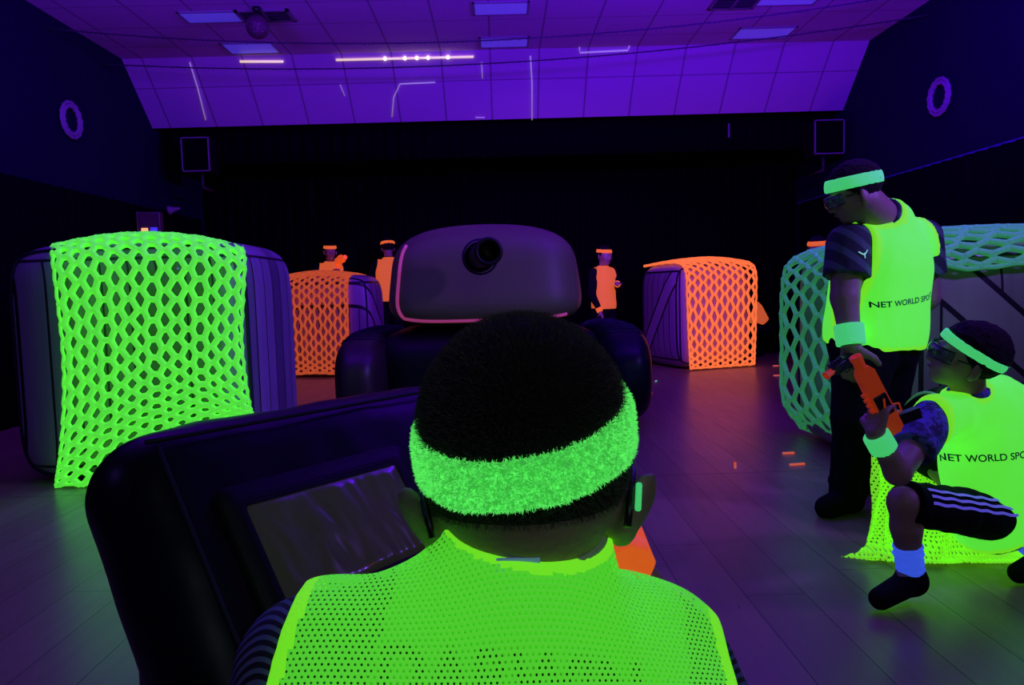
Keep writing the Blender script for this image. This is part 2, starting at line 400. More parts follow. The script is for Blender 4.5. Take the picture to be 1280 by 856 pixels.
def face_bits(par, c, Rm, s=1.0, goggles=False):
    c = Vector(c)-PL(par)
    def P(x,y,z): return c+Rm@(Vector((x,y,z))*s)
    for q in (-1,1):
        b = MB(); b.lathe([(0.0001,-0.0118),(0.007,-0.0095),(0.011,-0.004),(0.0118,0),(0.011,0.004),(0.007,0.0095),(0.0001,0.0118)],P(q*0.031,0.076,0.0),Rm@Vector((0,1,0)),14); e = b.build('eye','eye',par)
        b = MB(); b.lathe([(0.0001,0.0123),(0.003,0.0122),(0.0055,0.0108)],P(q*0.031,0.076,0.0),Rm@Vector((0,1,0)),12); b.build('iris','iris',e)
    b = MB(); b.tube([P(x,0.0985-abs(x)*0.35,-0.060+0.0012*math.cos(x*200)) for x in (-0.019,-0.01,0,0.01,0.019)],[0.002*s,0.004*s,0.0045*s,0.004*s,0.002*s],8); b.build('mouth','lips',par)
def goggles(par, c, Rm, s=1.0, strap=True):
    c = Vector(c)-PL(par)
    def P(x,y,z): return c+Rm@(Vector((x,y,z))*s)
    t = MB(); n = 16; pts = []
    vs = []; fs = []
    for i in range(n+1):
        a = R(-62+124*i/n)
        for j in range(5):
            z = -0.020+0.040*j/4-0.002; bul = 0.006*math.sin(math.pi*j/4)
            vs.append(P(math.sin(a)*(0.078+bul), 0.014+math.cos(a)*(0.098+bul), z+0.0*a))
    for i in range(n):
        for j in range(4): k = i*5+j; fs.append((k,k+5,k+6,k+1))
    g = mesh('safety_goggles', vs, fs, 'lens', par)
    so = g.modifiers.new('thick','SOLIDIFY'); so.thickness = 0.003
    fr = MB()
    fr.tube([P(math.sin(R(a))*0.08,0.014+math.cos(R(a))*0.10,0.019) for a in range(-62,63,8)],0.0028,6)
    fr.tube([P(math.sin(R(a))*0.08,0.014+math.cos(R(a))*0.10,-0.022) for a in range(-62,63,8)],0.0028,6)
    fr.build('goggle_frame','black',g)
    if strap:
        st = MB()
        for q in (-1,1):
            st = MB(); st.tube([P(q*0.076,0.05,0.0),P(q*0.083,0.02,-0.002),P(q*0.086,-0.02,-0.004)],0.003,6); st.build('goggle_temple','black',g)
def hand_prims(g, wrist, dirv, palmn, side, curl=0.6, s=1.0):
    """wrist point, direction of fingers, palm normal (where the palm faces), side=+1 thumb on dirv x palmn"""
    d = Vector(dirv).normalized(); pn = Vector(palmn); pn = (pn-d*pn.dot(d)).normalized(); sd = d.cross(pn)*side
    w = Vector(wrist)
    for o in (-0.022,-0.008,0.007,0.021): g.cone(w+sd*o*0.6*s,w+d*0.062*s+sd*o*s,0.013*s,0.0115*s,0.008)
    L = {0.024:0.052,0.008:0.060,-0.009:0.056,-0.025:0.044}
    for o,l in L.items():
        p = w+d*0.066*s+sd*o*s; a = 0.0; seg = (0.42,0.32,0.26)
        for j,f in enumerate(seg):
            a += curl*(0.9 if j==0 else 1.1)
            q = p+(d*math.cos(a)+pn*math.sin(a))*l*1.25*f*s
            g.cone(p,q,(0.0088-0.0008*j)*s,(0.0082-0.0008*j)*s,0.002); p = q
    p = w+d*0.016*s+sd*0.026*s; q = p+(d*0.5+sd*0.75+pn*0.35).normalized()*0.034*s; r = q+(d*0.75+sd*0.2+pn*(0.3+curl)).normalized()*0.030*s
    g.cone(p,q,0.0125*s,0.010*s,0.006); g.cone(q,r,0.0098*s,0.0082*s,0.003)

def person(name, label, J, skin='skin', shirt='black_cloth', bib='bib_lime', hem='bib_hem', pants='black_cloth', band='terry_mint',
           h=0.009, headc=None, headR=None, hs=1.0, sock=None, shorts=False, hair_off=0.012, bandtilt=0.0, wristL=None, wristR=None,
           gog=False, long_sleeve=False, hemz=None, group=None, shoulder_r=0.052, face=True, hemcut=True, waist=None, bandz=0.045, bandh=0.022, hairmat='hair', bibthick=0.020, sc=None, bibout=0.0, lg=1.0):
    """a figure: one continuous skin mesh, with hair and each garment as a child"""
    J = {k:Vector(v) for k,v in J.items()}
    base = Vector((J['pelvis'].x, J['pelvis'].y, 0.0))
    P = empty(name, base, 0, label, 'person', group)
    bpy.context.view_layer.update()
    sc = sc or (J['shL']-J['shR']).length/0.30     # body scale
    side = (J['shR']-J['shL']).normalized()
    spine = (J['neck']-J['pelvis']).normalized(); fr = spine.cross(side).normalized()*-1
    fwd = side.cross(spine).normalized()*-1    # forward of the chest
    if fwd.dot(J.get('look',Vector((0,1,0)))) < 0: fwd = -fwd
    TR = Matrix((side,fwd,spine)).transposed()
    ch = J['chest']; pv = J['pelvis']
    def torso(g, off, k=0.05):
        g.ell(pv,Vector((0.125,0.095,0.10))*sc,TR,k,off=off)
        g.ell(pv.lerp(ch,0.5),Vector((0.118,0.088,0.13))*sc,TR,k,off=off)
        g.ell(ch,Vector((0.137,0.098,0.15))*sc,TR,k,off=off)
        g.cone(J['shL'].lerp(J['shR'],0.10),J['shR'].lerp(J['shL'],0.10),0.042*sc,0.042*sc,k,off=off)
    # body
    g = G(0.03); torso(g,0)
    g.cone(J['neck']-spine*0.02, Vector(headc)+headR@Vector((0,-0.02,-0.05))*hs, 0.050*sc, 0.046*sc, 0.02)
    for q in 'LR':
        g.cone(J['sh'+q],J['el'+q],0.043*sc,0.035*sc,0.025); g.cone(J['el'+q],J['wr'+q],0.034*sc,0.024*sc,0.015)
        if 'hd'+q in J: hand_prims(g,J['wr'+q],J['hd'+q],J['pn'+q],1 if q=='L' else -1,J['curl'+q].x if 'curl'+q in J else 0.5,0.95*sc)
        g.cone(J['hip'+q],J['kn'+q],0.076*sc*lg,0.048*sc*lg,0.04)
        km = J['kn'+q].lerp(J['an'+q],0.33)
        g.cone(J['kn'+q],km,0.046*sc*lg,0.045*sc*lg,0.02); g.cone(km,J['an'+q],0.045*sc*lg,0.030*sc,0.02); g.cone(J['an'+q],J['toe'+q],0.030*sc,0.024*sc,0.02)
    head_skin(g,headc,headR,hs,face)
    g.build('body',skin,P,h,relax=1)
    # hair
    c = Vector(headc)
    def HP(x,y,z): return c+headR@(Vector((x,y,z))*hs)
    hg = G(0.01); hg.ell(HP(0,-0.014,0.030),Vector((0.078,0.096,0.083))*hs,headR,0.01,off=hair_off); 
    hg.clip(HP(0,0.055,0.045),headR@Vector((0,0.75,-0.66))); hg.clip(HP(0,-0.02,-0.045),headR@Vector((0,0.25,-1)))
    hg.build('hair',hairmat,P,max(h*0.8,0.006),wob=0.004 if hair_off>0.008 else 0,wf=60,stretch=(1,1,1))
    # band
    if band:
        bt = headR@Matrix.Rotation(bandtilt,3,'X'); bn = bt@Vector((0,0,1)); bc = HP(0,0,bandz)
        bg = G(0.01); bg.ell(HP(0,-0.012,0.030),Vector((0.080,0.098,0.086))*hs,headR,0.01,off=hair_off+0.002)
        bg.clip(bc+bn*bandh*hs,bn); bg.clip(bc-bn*bandh*hs,-bn); bg.build('headband',band,P,max(h*0.6,0.004),relax=2)
    # shirt
    g = G(0.03); torso(g,0.007)
    fr_ = 0.96 if long_sleeve else 0.62
    for q in 'LR':
        e = J['sh'+q].lerp(J['el'+q],min(1,fr_*(1.0 if not long_sleeve else 1.05))); dv = (J['el'+q]-J['sh'+q]).normalized()
        if long_sleeve:
            g.cone(J['sh'+q],J['el'+q],0.054*sc,0.048*sc,0.025); w = J['el'+q].lerp(J['wr'+q],0.9); g.cone(J['el'+q],w,0.046*sc,0.034*sc,0.02)
        else: g.cone(J['sh'+q],e+dv*0.04,0.056*sc,0.058*sc,0.03,clips=[(e,dv)])
    ntp = Vector(headc)+headR@Vector((0,-0.02,-0.05))*hs; nk0 = J['neck']-spine*0.01; nkd = (ntp-nk0).normalized()
    g.cone(nk0,nk0+nkd*0.05,0.058*sc,0.056*sc,0.03,clips=[(nk0+nkd*0.042*sc,nkd)])
    if waist is not None: g.clip(waist,-spine)
    else: g.clip(pv-spine*0.07,-spine)
    g.build('shirt',shirt,P,h,wob=0.006,wf=14)
    # trousers / shorts
    g = G(0.03); g.ell(pv-spine*0.02,Vector((0.13,0.10,0.10))*sc,TR,0.05,off=0.006)
    for q in 'LR':
        if shorts:
            e = J['hip'+q].lerp(J['kn'+q],0.99); dv = (J['kn'+q]-J['hip'+q]).normalized()
            g.cone(J['hip'+q],J['kn'+q]+dv*0.02,0.086*sc*lg,0.068*sc*lg,0.04,clips=[(e,dv)])
        else:
            g.cone(J['hip'+q],J['kn'+q],0.086*sc,0.060*sc,0.04); e = J['kn'+q].lerp(J['an'+q],0.93)
            g.cone(J['kn'+q],e,0.060*sc,0.048*sc,0.03)
    tr = g.build('shorts' if shorts else 'trousers',pants,P,h,wob=0.006,wf=16)
    # shoes and socks
    for q in 'LR':
        an,to = J['an'+q],J['toe'+q]; fd = (to-an); fd.z = 0; fd.normalize()
        sg = G(0.02); z0 = min(an.z,to.z)
        sg.cone(an+V(0,0,-0.012)-fd*0.012,to+V(0,0,0.004),0.038*sc,0.031*sc,0.02); sg.cone(an+V(0,0,0.01),an-fd*0.01-V(0,0,0.02),0.036*sc,0.036*sc,0.02)
        sg.clip(V(0,0,0.002),V(0,0,-1)); sg.build('shoe','black_cloth',P,h*0.8)
        if sock:
            kg = G(0.01); t0 = an.lerp(J['kn'+q],0.44); dv = (J['kn'+q]-an).normalized()
            kg.cone(an,t0+dv*0.03,0.036*sc,0.047*sc*lg,0.01,clips=[(t0,dv)]); kg.build('sock',sock,P,h*0.7,wob=0.006,wf=30,stretch=(0.4,0.4,2.5))
    for q,wm in (('L',wristL),('R',wristR)):
        if wm:
            dv = (J['wr'+q]-J['el'+q]).normalized(); a = J['wr'+q]-dv*0.055*sc; b = J['wr'+q]-dv*0.002
            wg = G(0.01); wg.cone(a-dv*0.03,b+dv*0.03,0.037*sc,0.035*sc,0.01,clips=[(b,dv),(a,-dv)]); wg.build('wristband',wm,P,0.005)
    # bib
    vest = None
    if bib:
        g = G(0.03); torso(g,bibthick)
        g.ell(pv.lerp(ch,0.35),Vector((0.132,0.105,0.16))*sc,TR,0.05,off=bibthick-0.012); g.ell(pv,Vector((0.128,0.108,0.12))*sc,TR,0.05,off=bibthick-0.012)
        hz = hemz if hemz is not None else None
        hp = pv-spine*0.05 if hz is None else pv+spine*hz
        g.clip(hp,-spine)
        cuts = [(hp,-spine)]
        for q,sg_ in (('L',-1),('R',1)):
            p_ = J['sh'+q]-side*sg_*(0.012-bibout)*sc; n_ = (side*sg_*1.0+spine*0.22).normalized(); g.clip(p_,n_); cuts.append((p_,n_))
        g.cone(nk0,nk0+nkd*0.05,0.066*sc,0.062*sc,0.04,clips=[(nk0+nkd*0.030*sc,nkd)]); cuts.append((nk0+nkd*0.030*sc,nkd))
        for q in 'LR': g.cone(J['sh'+q],J['sh'+q].lerp(J['el'+q],0.12),0.064*sc,0.064*sc,0.03)
        def post(me):
            me.materials.clear()
            for poly in me.polygons:
                c_ = poly.center
                if any(-0.013*sc < (c_-p_).dot(n_) and (n_ is not nkd or (c_-nk0).cross(nkd).length < 0.068*sc) for p_,n_ in cuts): poly.material_index = 1
        vest = g.build('bib',[bib,hem],P,h*0.8,wob=0.010 if h<0.012 else 0,wf=9,post=post)
    if face and h < 0.02: face_bits(P,headc,headR,hs)
    if gog: goggles(P,headc,headR,hs)
    return P, vest, dict(side=side,fwd=fwd,spine=spine,trousers=tr,J=J)

def project_mesh(name, pts2, faces, origin, ax, ay, target, parent, m, off=0.004, reach=0.25):
    """lay flat artwork onto a curved garment"""
    tw = target.matrix_world if False else None
    base = PL(target.parent)+Vector(target.location)
    bm = bmesh.new(); bm.from_mesh(target.data); bv = BVHTree.FromBMesh(bm)
    n = ax.cross(ay).normalized(); vs = []
    for (x,y) in pts2:
        p = origin+ax*x+ay*y-base
        hit = bv.ray_cast(p+n*reach,-n,reach*2)
        vs.append((hit[0]+n*off) if hit[0] else p)
    bm.free()
    o = mesh(name, vs, faces, m, parent, False); return o
def text2d(txt, size, bold=0.0, cut=0.012):
    cu = bpy.data.curves.new('t','FONT'); cu.body = txt; cu.size = size; cu.offset = bold; cu.align_x = 'CENTER'; cu.align_y = 'CENTER'
    o = bpy.data.objects.new('t',cu); COL.objects.link(o); dg = bpy.context.evaluated_depsgraph_get(); dg.update()
    me = bpy.data.meshes.new_from_object(o.evaluated_get(dg)); bpy.data.objects.remove(o)
    bm = bmesh.new(); bm.from_mesh(me); bmesh.ops.triangulate(bm,faces=bm.faces)
    xs = [v.co.x for v in bm.verts]; x = min(xs)
    while x < max(xs):
        bmesh.ops.bisect_plane(bm,geom=list(bm.verts)+list(bm.edges)+list(bm.faces),plane_co=(x,0,0),plane_no=(1,0,0)); x += cut
    bm.verts.index_update(); p = [(v.co.x,v.co.y) for v in bm.verts]; f = [[v.index for v in q.verts] for q in bm.faces]; bm.free()
    return p,f

exec_parts = []
# ================================================================== ROOM
XL, XR, ZC, YS0, YS1, ZS, YB, YN = -4.05, 4.20, 3.64, 8.36, 9.0, 3.03, 10.4, -3.5
def floor_mat():
    m = mat('grey_wood_floor', (0.1,0.1,0.1), 0.32, spec=0.5); t = NT(m); o = t.obj(); x,y,z = t.sep(o)[:3]
    ang = R(-4)
    row = t.m('FLOOR', t.m('DIVIDE', x, 0.19)); wn = t.n('ShaderNodeTexWhiteNoise', noise_dimensions='1D'); t.put(wn.inputs['W'], row)
    yo = t.m('ADD', y, t.m('MULTIPLY', wn.outputs['Value'], 2.3))
    lx = t.grid(x, 0.19, 0.0016); ly = t.grid(yo, 2.3, 0.0016)
    seam = t.m('LESS_THAN', t.m('ABSOLUTE', t.m('SUBTRACT', y, 3.82)), 0.004)
    gr = t.noise(t.vm('MULTIPLY', o, (30.0,2.0,1.0)), 1.0, 6)
    c = t.mix(wn.outputs['Value'], (0.25,0.20,0.105), (0.32,0.26,0.135))
    c = t.mix(t.m('MULTIPLY', gr, 0.5), c, (0.17,0.135,0.07))
    ln = t.m('MAXIMUM', t.m('MAXIMUM', lx, ly), seam)
    t.base(t.mix(ln, c, (0.012,0.012,0.014)))
    t.put(t.b.inputs['Roughness'], t.m('ADD', 0.22, t.m('MULTIPLY', gr, 0.2)))
    t.bump(t.m('ADD', t.m('MULTIPLY', gr, 0.3), t.m('MULTIPLY', ln, -1.0)), 0.15, 0.004); return m
def ceil_mat():
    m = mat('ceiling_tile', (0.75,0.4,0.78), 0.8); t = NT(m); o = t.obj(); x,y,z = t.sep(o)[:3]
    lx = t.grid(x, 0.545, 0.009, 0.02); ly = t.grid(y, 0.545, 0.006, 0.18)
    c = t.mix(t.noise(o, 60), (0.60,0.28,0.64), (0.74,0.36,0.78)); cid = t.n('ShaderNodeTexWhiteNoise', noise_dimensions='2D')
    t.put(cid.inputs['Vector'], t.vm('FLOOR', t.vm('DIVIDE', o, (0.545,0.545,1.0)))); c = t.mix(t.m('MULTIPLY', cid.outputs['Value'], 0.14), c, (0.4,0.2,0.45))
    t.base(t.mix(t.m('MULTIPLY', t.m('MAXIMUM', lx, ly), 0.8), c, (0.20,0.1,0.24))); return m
def plane(name, vs, m, kind='structure', th=0.0):
    o = mesh(name, vs, [tuple(range(len(vs)))], m, smooth=False); o['kind'] = kind
    return o
M['floor'] = floor_mat(); M['tile'] = ceil_mat()
M['wall_blue'] = mat('dark_blue_paint', (0.006,0.003,0.034), 0.85, spec=0.15, bump=0.1, bscale=30)
M['velvet'] = mat('black_velvet', (0.0025,0.0025,0.004), 0.95, spec=0.05)
def slab(name, c, d, m): 
    b = MB(); b.box(c,d); o = b.build(name, m, smooth=False); o['kind']='structure'; return o
slab('floor', ((XL+XR)/2,(YN+YB)/2,-0.05), (XR-XL+0.4,YB-YN+0.4,0.1), 'floor')
slab('wall_left', (XL-0.1,(YN+YB)/2,2.0), (0.2,YB-YN+0.4,4.2), 'wall_blue')
slab('wall_right', (XR+0.1,(YN+YB)/2,2.0), (0.2,YB-YN+0.4,4.2), 'wall_blue')
slab('wall_back', ((XL+XR)/2,YB+0.1,2.0), (XR-XL+0.4,0.2,4.2), 'velvet')
slab('wall_near', ((XL+XR)/2,YN-0.1,2.0), (XR-XL+0.4,0.2,4.2), 'wall_blue')
b = MB(); b.box(((XL+XR)/2,(YN+YS0)/2,ZC+0.05),(XR-XL,YS0-YN,0.1)); o = b.build('ceiling','tile',smooth=False); S(o)
# sloping soffit above the curtain
sl = math.hypot(YS1-YS0, ZC-ZS); o = mesh('ceiling_slope', [(XL,0,0),(XR,0,0),(XR,sl,0),(XL,sl,0),(XL,0,0.08),(XR,0,0.08),(XR,sl,0.08),(XL,sl,0.08)],
    [(0,1,2,3),(7,6,5,4),(0,4,5,1),(3,2,6,7),(0,3,7,4),(1,5,6,2)], 'tile', smooth=False)
o.location = (0,YS0,ZC); o.rotation_euler = (-math.atan2(ZC-ZS,YS1-YS0),0,0); S(o)
b = MB(); b.box(((XL+XR)/2,(YS1+YB)/2+0.03,ZS+0.05),(XR-XL,YB-YS1-0.02,0.1)); S(b.build('ceiling_stage','velvet',smooth=False))
def curtain(name, a, bpt, z0, z1, m, label, cat='curtain', wl=0.16, amp=0.035, group=None):
    a = Vector(a); bpt = Vector(bpt); L = (bpt-a).length; t = (bpt-a)/L; n = Vector((-t.y,t.x,0)); N = int(L/wl*10); vs = []; fs = []
    zs = [z0,(z0+z1)/2,z1]
    for i in range(N+1):
        s_ = L*i/N; ph = s_/wl*2*math.pi + 1.3*math.sin(s_*1.7)
        for z in zs:
            w = amp*(1.1-0.3*(z-z0)/(z1-z0)); vs.append(a+t*s_+n*(math.sin(ph)*w)+Vector((0,0,z)))
    for i in range(N):
        for j in range(2): k = i*3+j; fs.append((k,k+3,k+4,k+1))
    o = mesh(name,vs,fs,m); so = o.modifiers.new('t','SOLIDIFY'); so.thickness = 0.006; return tag(o,label,cat,group)
curtain('stage_curtain',(XL+0.1,YB-0.08,0),(XR-0.1,YB-0.08,0),0.01,ZS-0.02,'velvet','full-width black curtain hanging across the far end of the hall')
curtain('pelmet_curtain',(XL+0.06,YS1+0.12,0),(XR-0.06,YS1+0.12,0),ZS-0.42,ZS-0.01,'velvet','short black pelmet along the lower edge of the sloping ceiling',amp=0.02)
curtain('wall_drape',(XL+0.06,YN+0.2,0),(XL+0.06,YB-0.3,0),0.01,2.06,'velvet','black drape covering the lower part of the left wall',amp=0.02)
curtain('wall_drape',(XR-0.06,YN+0.2,0),(XR-0.06,YB-0.3,0),0.01,2.06,'velvet','black drape covering the lower part of the right wall',amp=0.02)
b = MB(); b.box((XR-0.012,(YN+YB)/2,2.075),(0.024,YB-YN-0.2,0.02)); S(b.build('trim_1',mat('blue_rail',(0.1,0.06,0.4),0.5),smooth=False))
# ---------- ceiling fittings
M['panel'] = mat('diffuser', (0.85,0.88,0.95), 0.25, emi=(0.03,0.05,1.0), es=0.25)  # panels are off; blue glow stands in for reflected black light
M['panel_frame'] = mat('light_frame', (0.3,0.3,0.35), 0.5)
def ceiling_light(px0,px1,py0,py1,label):
    a = atz((px0+px1)/2,py1,ZC); c = atz((px0+px1)/2,py0,ZC); x0 = atz(px0,(py0+py1)/2,ZC).x; x1 = atz(px1,(py0+py1)/2,ZC).x
    cx,cy = (x0+x1)/2,(a.y+c.y)/2; w,d = abs(x1-x0),abs(a.y-c.y)
    t = empty('ceiling_light',(cx,cy,ZC),0,label,'light','square ceiling light panels')
    f = MB(); 
    for sx in (-1,1): f.box((sx*(w/2),0,-0.006),(0.02,d+0.02,0.014)); f.box((0,sx*d/2,-0.006),(w+0.02,0.02,0.014))
    f.build('frame','panel_frame',t,False)
    g = MB(); g.box((0,0,-0.005),(w-0.02,d-0.02,0.008),bev=0.003); g.build('diffuser','panel',t,False)
ceiling_light(592,660,2,17,'unlit ceiling panel with painted blue sheen at the top middle, nearer of the two in line')
ceiling_light(600,660,46,58,'unlit ceiling panel with painted blue sheen at middle, just above the slope')
ceiling_light(920,988,34,47,'unlit ceiling panel with painted blue sheen on the right side, nearest the slope')
ceiling_light(950,1022,-8,5,'unlit ceiling panel with painted blue sheen cut by the top edge, right side')
ceiling_light(228,300,14,27,'faint ceiling panel on the left, beside the dark vent')
ceiling_light(282,345,53,66,'faint ceiling panel on the left, below the hanging ball')
M['grille'] = mat('dark_grille', (0.05,0.04,0.05), 0.5); M['grille_frame'] = mat('grille_frame', (0.22,0.18,0.22), 0.5)
def vent(px0,px1,py0,py1,label):
    a = atz((px0+px1)/2,py1,ZC); c = atz((px0+px1)/2,py0,ZC); x0 = atz(px0,(py0+py1)/2,ZC).x; x1 = atz(px1,(py0+py1)/2,ZC).x
    w,d = x1-x0, abs(a.y-c.y); t = empty('ceiling_vent',((x0+x1)/2,(a.y+c.y)/2,ZC),0,label,'vent','dark ceiling vents')
    f = MB()
    for sx in (-1,1): f.box((sx*w/2,0,-0.01),(0.03,d+0.03,0.02)); f.box((0,sx*d/2,-0.01),(w+0.03,0.03,0.02))
    f.box((0,0,-0.01),(0.03,d,0.02)); f.build('frame','grille_frame',t,False)
    for i in range(6):
        s_ = MB(); s_.box((0,-d/2+d*(i+0.5)/6,-0.012),(w-0.02,d/6*0.7,0.006),Matrix.Rotation(R(35),3,'X')); s_.build('slat','grille',t,False)
    bk = MB(); bk.box((0,0,-0.002),(w,d,0.004)); bk.build('backing','velvet',t,False)
vent(300,364,12,25,'dark ceiling vent above the hanging ball on the left')
vent(892,945,-4,9,'dark ceiling vent cut by the top edge on the right')
# hanging ball
p = at(322,34,7.0); t = empty('mirror_ball',(p.x,p.y,p.z),0,'dark purple ball hanging from the ceiling at upper left','ball')
M['ball'] = mat('ball_tiles', (0.16,0.06,0.12), 0.35, 0.4)
tt = NT(M['ball']); o_ = tt.obj(); br = tt.n('ShaderNodeTexVoronoi'); br.inputs['Scale'].default_value = 60; tt.put(br.inputs['Vector'],o_); tt.bump(br.outputs['Distance'],0.8,0.01)
b = MB(); b.lathe([(0.0001+0.105*math.sin(math.pi*i/20),-0.105*math.cos(math.pi*i/20)) for i in range(21)],n=32); b.build('ball','ball',t)
b = MB(); b.tube([(0,0,0.10),(0,0,ZC-p.z-0.02)],0.006,8); b.lathe([(0.0001,ZC-p.z),(0.04,ZC-p.z),(0.04,ZC-p.z-0.03),(0.012,ZC-p.z-0.05)],n=16); b.build('hanger','black',t)
# wires sagging under the ceiling
def garland(p0,p1,sag,label):
    pts = [p0.lerp(p1,i/40)-V(0,0,sag*4*(i/40)*(1-i/40)) for i in range(41)]
    b = MB(); b.tube(pts,0.006,6)
    for i in range(1,200):
        q = pts[0].lerp(pts[-1],i/200)-V(0,0,sag*4*(i/200)*(1-i/200)); 
        for _ in range(2):
            d = Vector((random.uniform(-1,1),random.uniform(-1,1),random.uniform(-1,0.4))).normalized()*0.022; b.tube([q,q+d],0.002,4)
    tag(b.build('garland',mat('dark_garland',(0.05,0.03,0.08),0.7)),label,'garland','thin garlands slung under the ceiling')
ga = atx(70,-15,XL); garland(V(XL-0.01,7.0,3.5),V(XR+0.01,6.4,3.5),0.30,'thin dark garland sagging across the ceiling, nearer one')
garland(V(XL-0.01,7.9,3.45),V(XR+0.01,7.2,3.5),0.22,'thin dark garland sagging across the ceiling, farther one')
# metal tee bars, caught light put in as glow, and light leaking along the crease
def slope_pt(px,py,off=0.012):
    d = ray(px,py); n = Vector((0,-(ZC-ZS),-(YS1-YS0))).normalized(); p0 = Vector((0,YS0,ZC))+n*off; return CO+d*((p0-CO).dot(n)/d.dot(n))
M['tee'] = mat('glint_tee_bar',(0.9,0.88,0.95),0.5,emi=(0.8,0.6,1.0),es=0.22)
M['strip'] = mat('warm_leak_strip',(0.9,0.85,0.7),0.4,emi=(1.0,0.75,0.5),es=0.75)  # light leaking through the tile gap, built as a glowing strip
M['spot'] = mat('leak_point',(1,1,1),0.4,emi=(0.95,1.0,0.7),es=4)
for i,(pl,lab) in enumerate([([(237,78),(247,110),(257,150)],'slim pale ceiling bar at left end of slope'),
    ([(663,70),(665,105),(665,150)],'slim pale bar running down the middle of the slope'),
    ([(544,103),(500,105),(492,122),(490,146)],'bent pale bar on the slope left of middle'),
    ([(425,106),(431,120)],'tiny pale bar on the slope left of the bent one'),
    ([(594,147),(606,147)],'short pale bar at the bottom edge of the slope'),
    ([(602,78),(603,98)],'thin pale bar left of the middle bar')]):
    b = MB(); b.tube([slope_pt(*q) for q in pl],0.007 if i<3 else 0.005,6); tag(b.build('ceiling_bar','tee'),lab,'ceiling bar','pale bars on the ceiling slope')
b = MB(); b.tube([slope_pt(724,56),slope_pt(725,66),slope_pt(785,63),slope_pt(787,56)],0.009,6); tag(b.build('ceiling_bar','tee'),'pale bar with two upturned ends at the crease right of middle','ceiling bar','pale bars on the ceiling slope')
for x0,y0,x1,y1,lab,sp in ((300,77,354,77,'short strip of warm light leaking at left end of the ceiling crease',[]),(420,75,592,71,'long strip of warm light leaking along the ceiling crease',[481,506,521,535,560])):
    t = empty('light_leak_strip',slope_pt(x0,y0),0,lab,'light strip','warm light leaks on the ceiling crease')
    q0 = slope_pt(x0,y0); q1 = slope_pt(x1,y1); b = MB(); b.tube([V(0,0,0),q1-q0],0.012,6); b.build('strip','strip',t)
    for sx in sp:
        f = (sx-x0)/(x1-x0); c = (q1-q0)*f; b = MB(); b.lathe([(0.0001,-0.02),(0.018,-0.008),(0.018,0.008),(0.0001,0.02)],c,n=10); b.build('leak_spot','spot',t)
# ---------- speakers, wall rings, wall boxes
M['spk_edge'] = mat('pale_edge',(0.30,0.22,0.32),0.7)
def speaker(px0,px1,py0,py1,Y,label):
    a = at(px0,py0,Y); c = at(px1,py1,Y); w = c.x-a.x; h_ = abs(a.z-c.z); t = empty('loudspeaker',((a.x+c.x)/2,Y,(a.z+c.z)/2-h_/2),0,label,'loudspeaker','loudspeakers beside the curtain')
    b = MB(); b.box((0,0.16,h_/2),(w,0.32,h_),bev=0.012); b.build('cabinet','black',t)
    b = MB(); 
    for s_ in (-1,1): b.box((s_*w/2*0.97,-0.006,h_/2),(0.012,0.02,h_)); b.box((0,-0.006,h_/2+s_*h_/2*0.97),(w,0.02,0.012))
    b.build('edge_frame','spk_edge',t,False)
    b = MB(); b.box((0,-0.002,h_/2),(w*0.9,0.012,h_*0.9)); b.build('grille','velvet',t,False)
    b = MB(); b.tube([(0,0.16,0.01),(0,0.16,-0.18)],0.018,10); b.tube([(0,0.16,-0.16),(0,0.5,-0.16)],0.018,8); b.build('bracket','grille',t)
speaker(226,263,172,214,8.75,'square black loudspeaker with pale edge at upper left of curtain')
speaker(1018,1055,150,192,8.75,'square black loudspeaker with pale edge at upper right of curtain')
M['ring'] = mat('pale_ring',(0.35,0.22,0.42),0.6,bump=0.8,bscale=40)
for (px,py,x,s_,lab) in ((88,150,XL+0.02,1,'round pale ring ornament on the left wall'),(1175,121,XR-0.02,-1,'round pale ring ornament on the right wall')):
    c = atx(px,py,x); b = MB(); N = 40
    for r_,rr in ((0.13,0.022),(0.165,0.018)):
        b.tube([c+V(s_*0.01,math.cos(2*math.pi*i/N)*r_,math.sin(2*math.pi*i/N)*r_) for i in range(N)],[rr*(0.9+0.25*math.sin(i*2.2)) for i in range(N)],8,closed=True)
    tag(b.build('wall_ring','ring'),lab,'wall ornament','ring ornaments on the side walls')
p = at(186,282,8.2); t = empty('wall_cabinet',(p.x,p.y,p.z-0.12),0,'small dark cabinet with amber and blue lights, above the big green net','cabinet')
b = MB(); b.box((0,0.05,0.12),(0.235,0.1,0.30),bev=0.008); b.build('case',mat('cabinet_brown',(0.12,0.06,0.07),0.5),t,False)
b = MB(); b.tube([(-0.12,-0.004,-0.03),(-0.12,-0.004,0.27),(0.12,-0.004,0.25),(0.12,-0.004,-0.03)],0.006,6); b.build('rim','spk_edge',t)
b = MB(); b.box((-0.045,-0.006,0.03),(0.07,0.014,0.13),bev=0.004); b.build('amber_light',mat('amber_lamp',(0.8,0.5,0.2),0.4,emi=(1.0,0.45,0.12),es=1.1),t)
b = MB(); b.box((0.055,-0.006,0.035),(0.075,0.014,0.13),bev=0.004); b.build('blue_light',mat('blue_lamp',(0.2,0.2,0.8),0.4,emi=(0.08,0.05,1.0),es=0.55),t)
p = at(210,263,9.0); b = MB(); b.lathe([(0.0001,0),(0.05,0),(0.055,0.02),(0.03,0.06),(0.012,0.14)],p,Vector((1,0.2,0.2)),14); tag(b.build('spotlight','spk_edge'),'tiny pale spotlight beside the left end of the curtain','spotlight')
p = at(1105,250,8.0); t = empty('wall_box',(p.x,p.y,p.z-0.15),0,'small dark red box on the right wall behind the standing child','box')
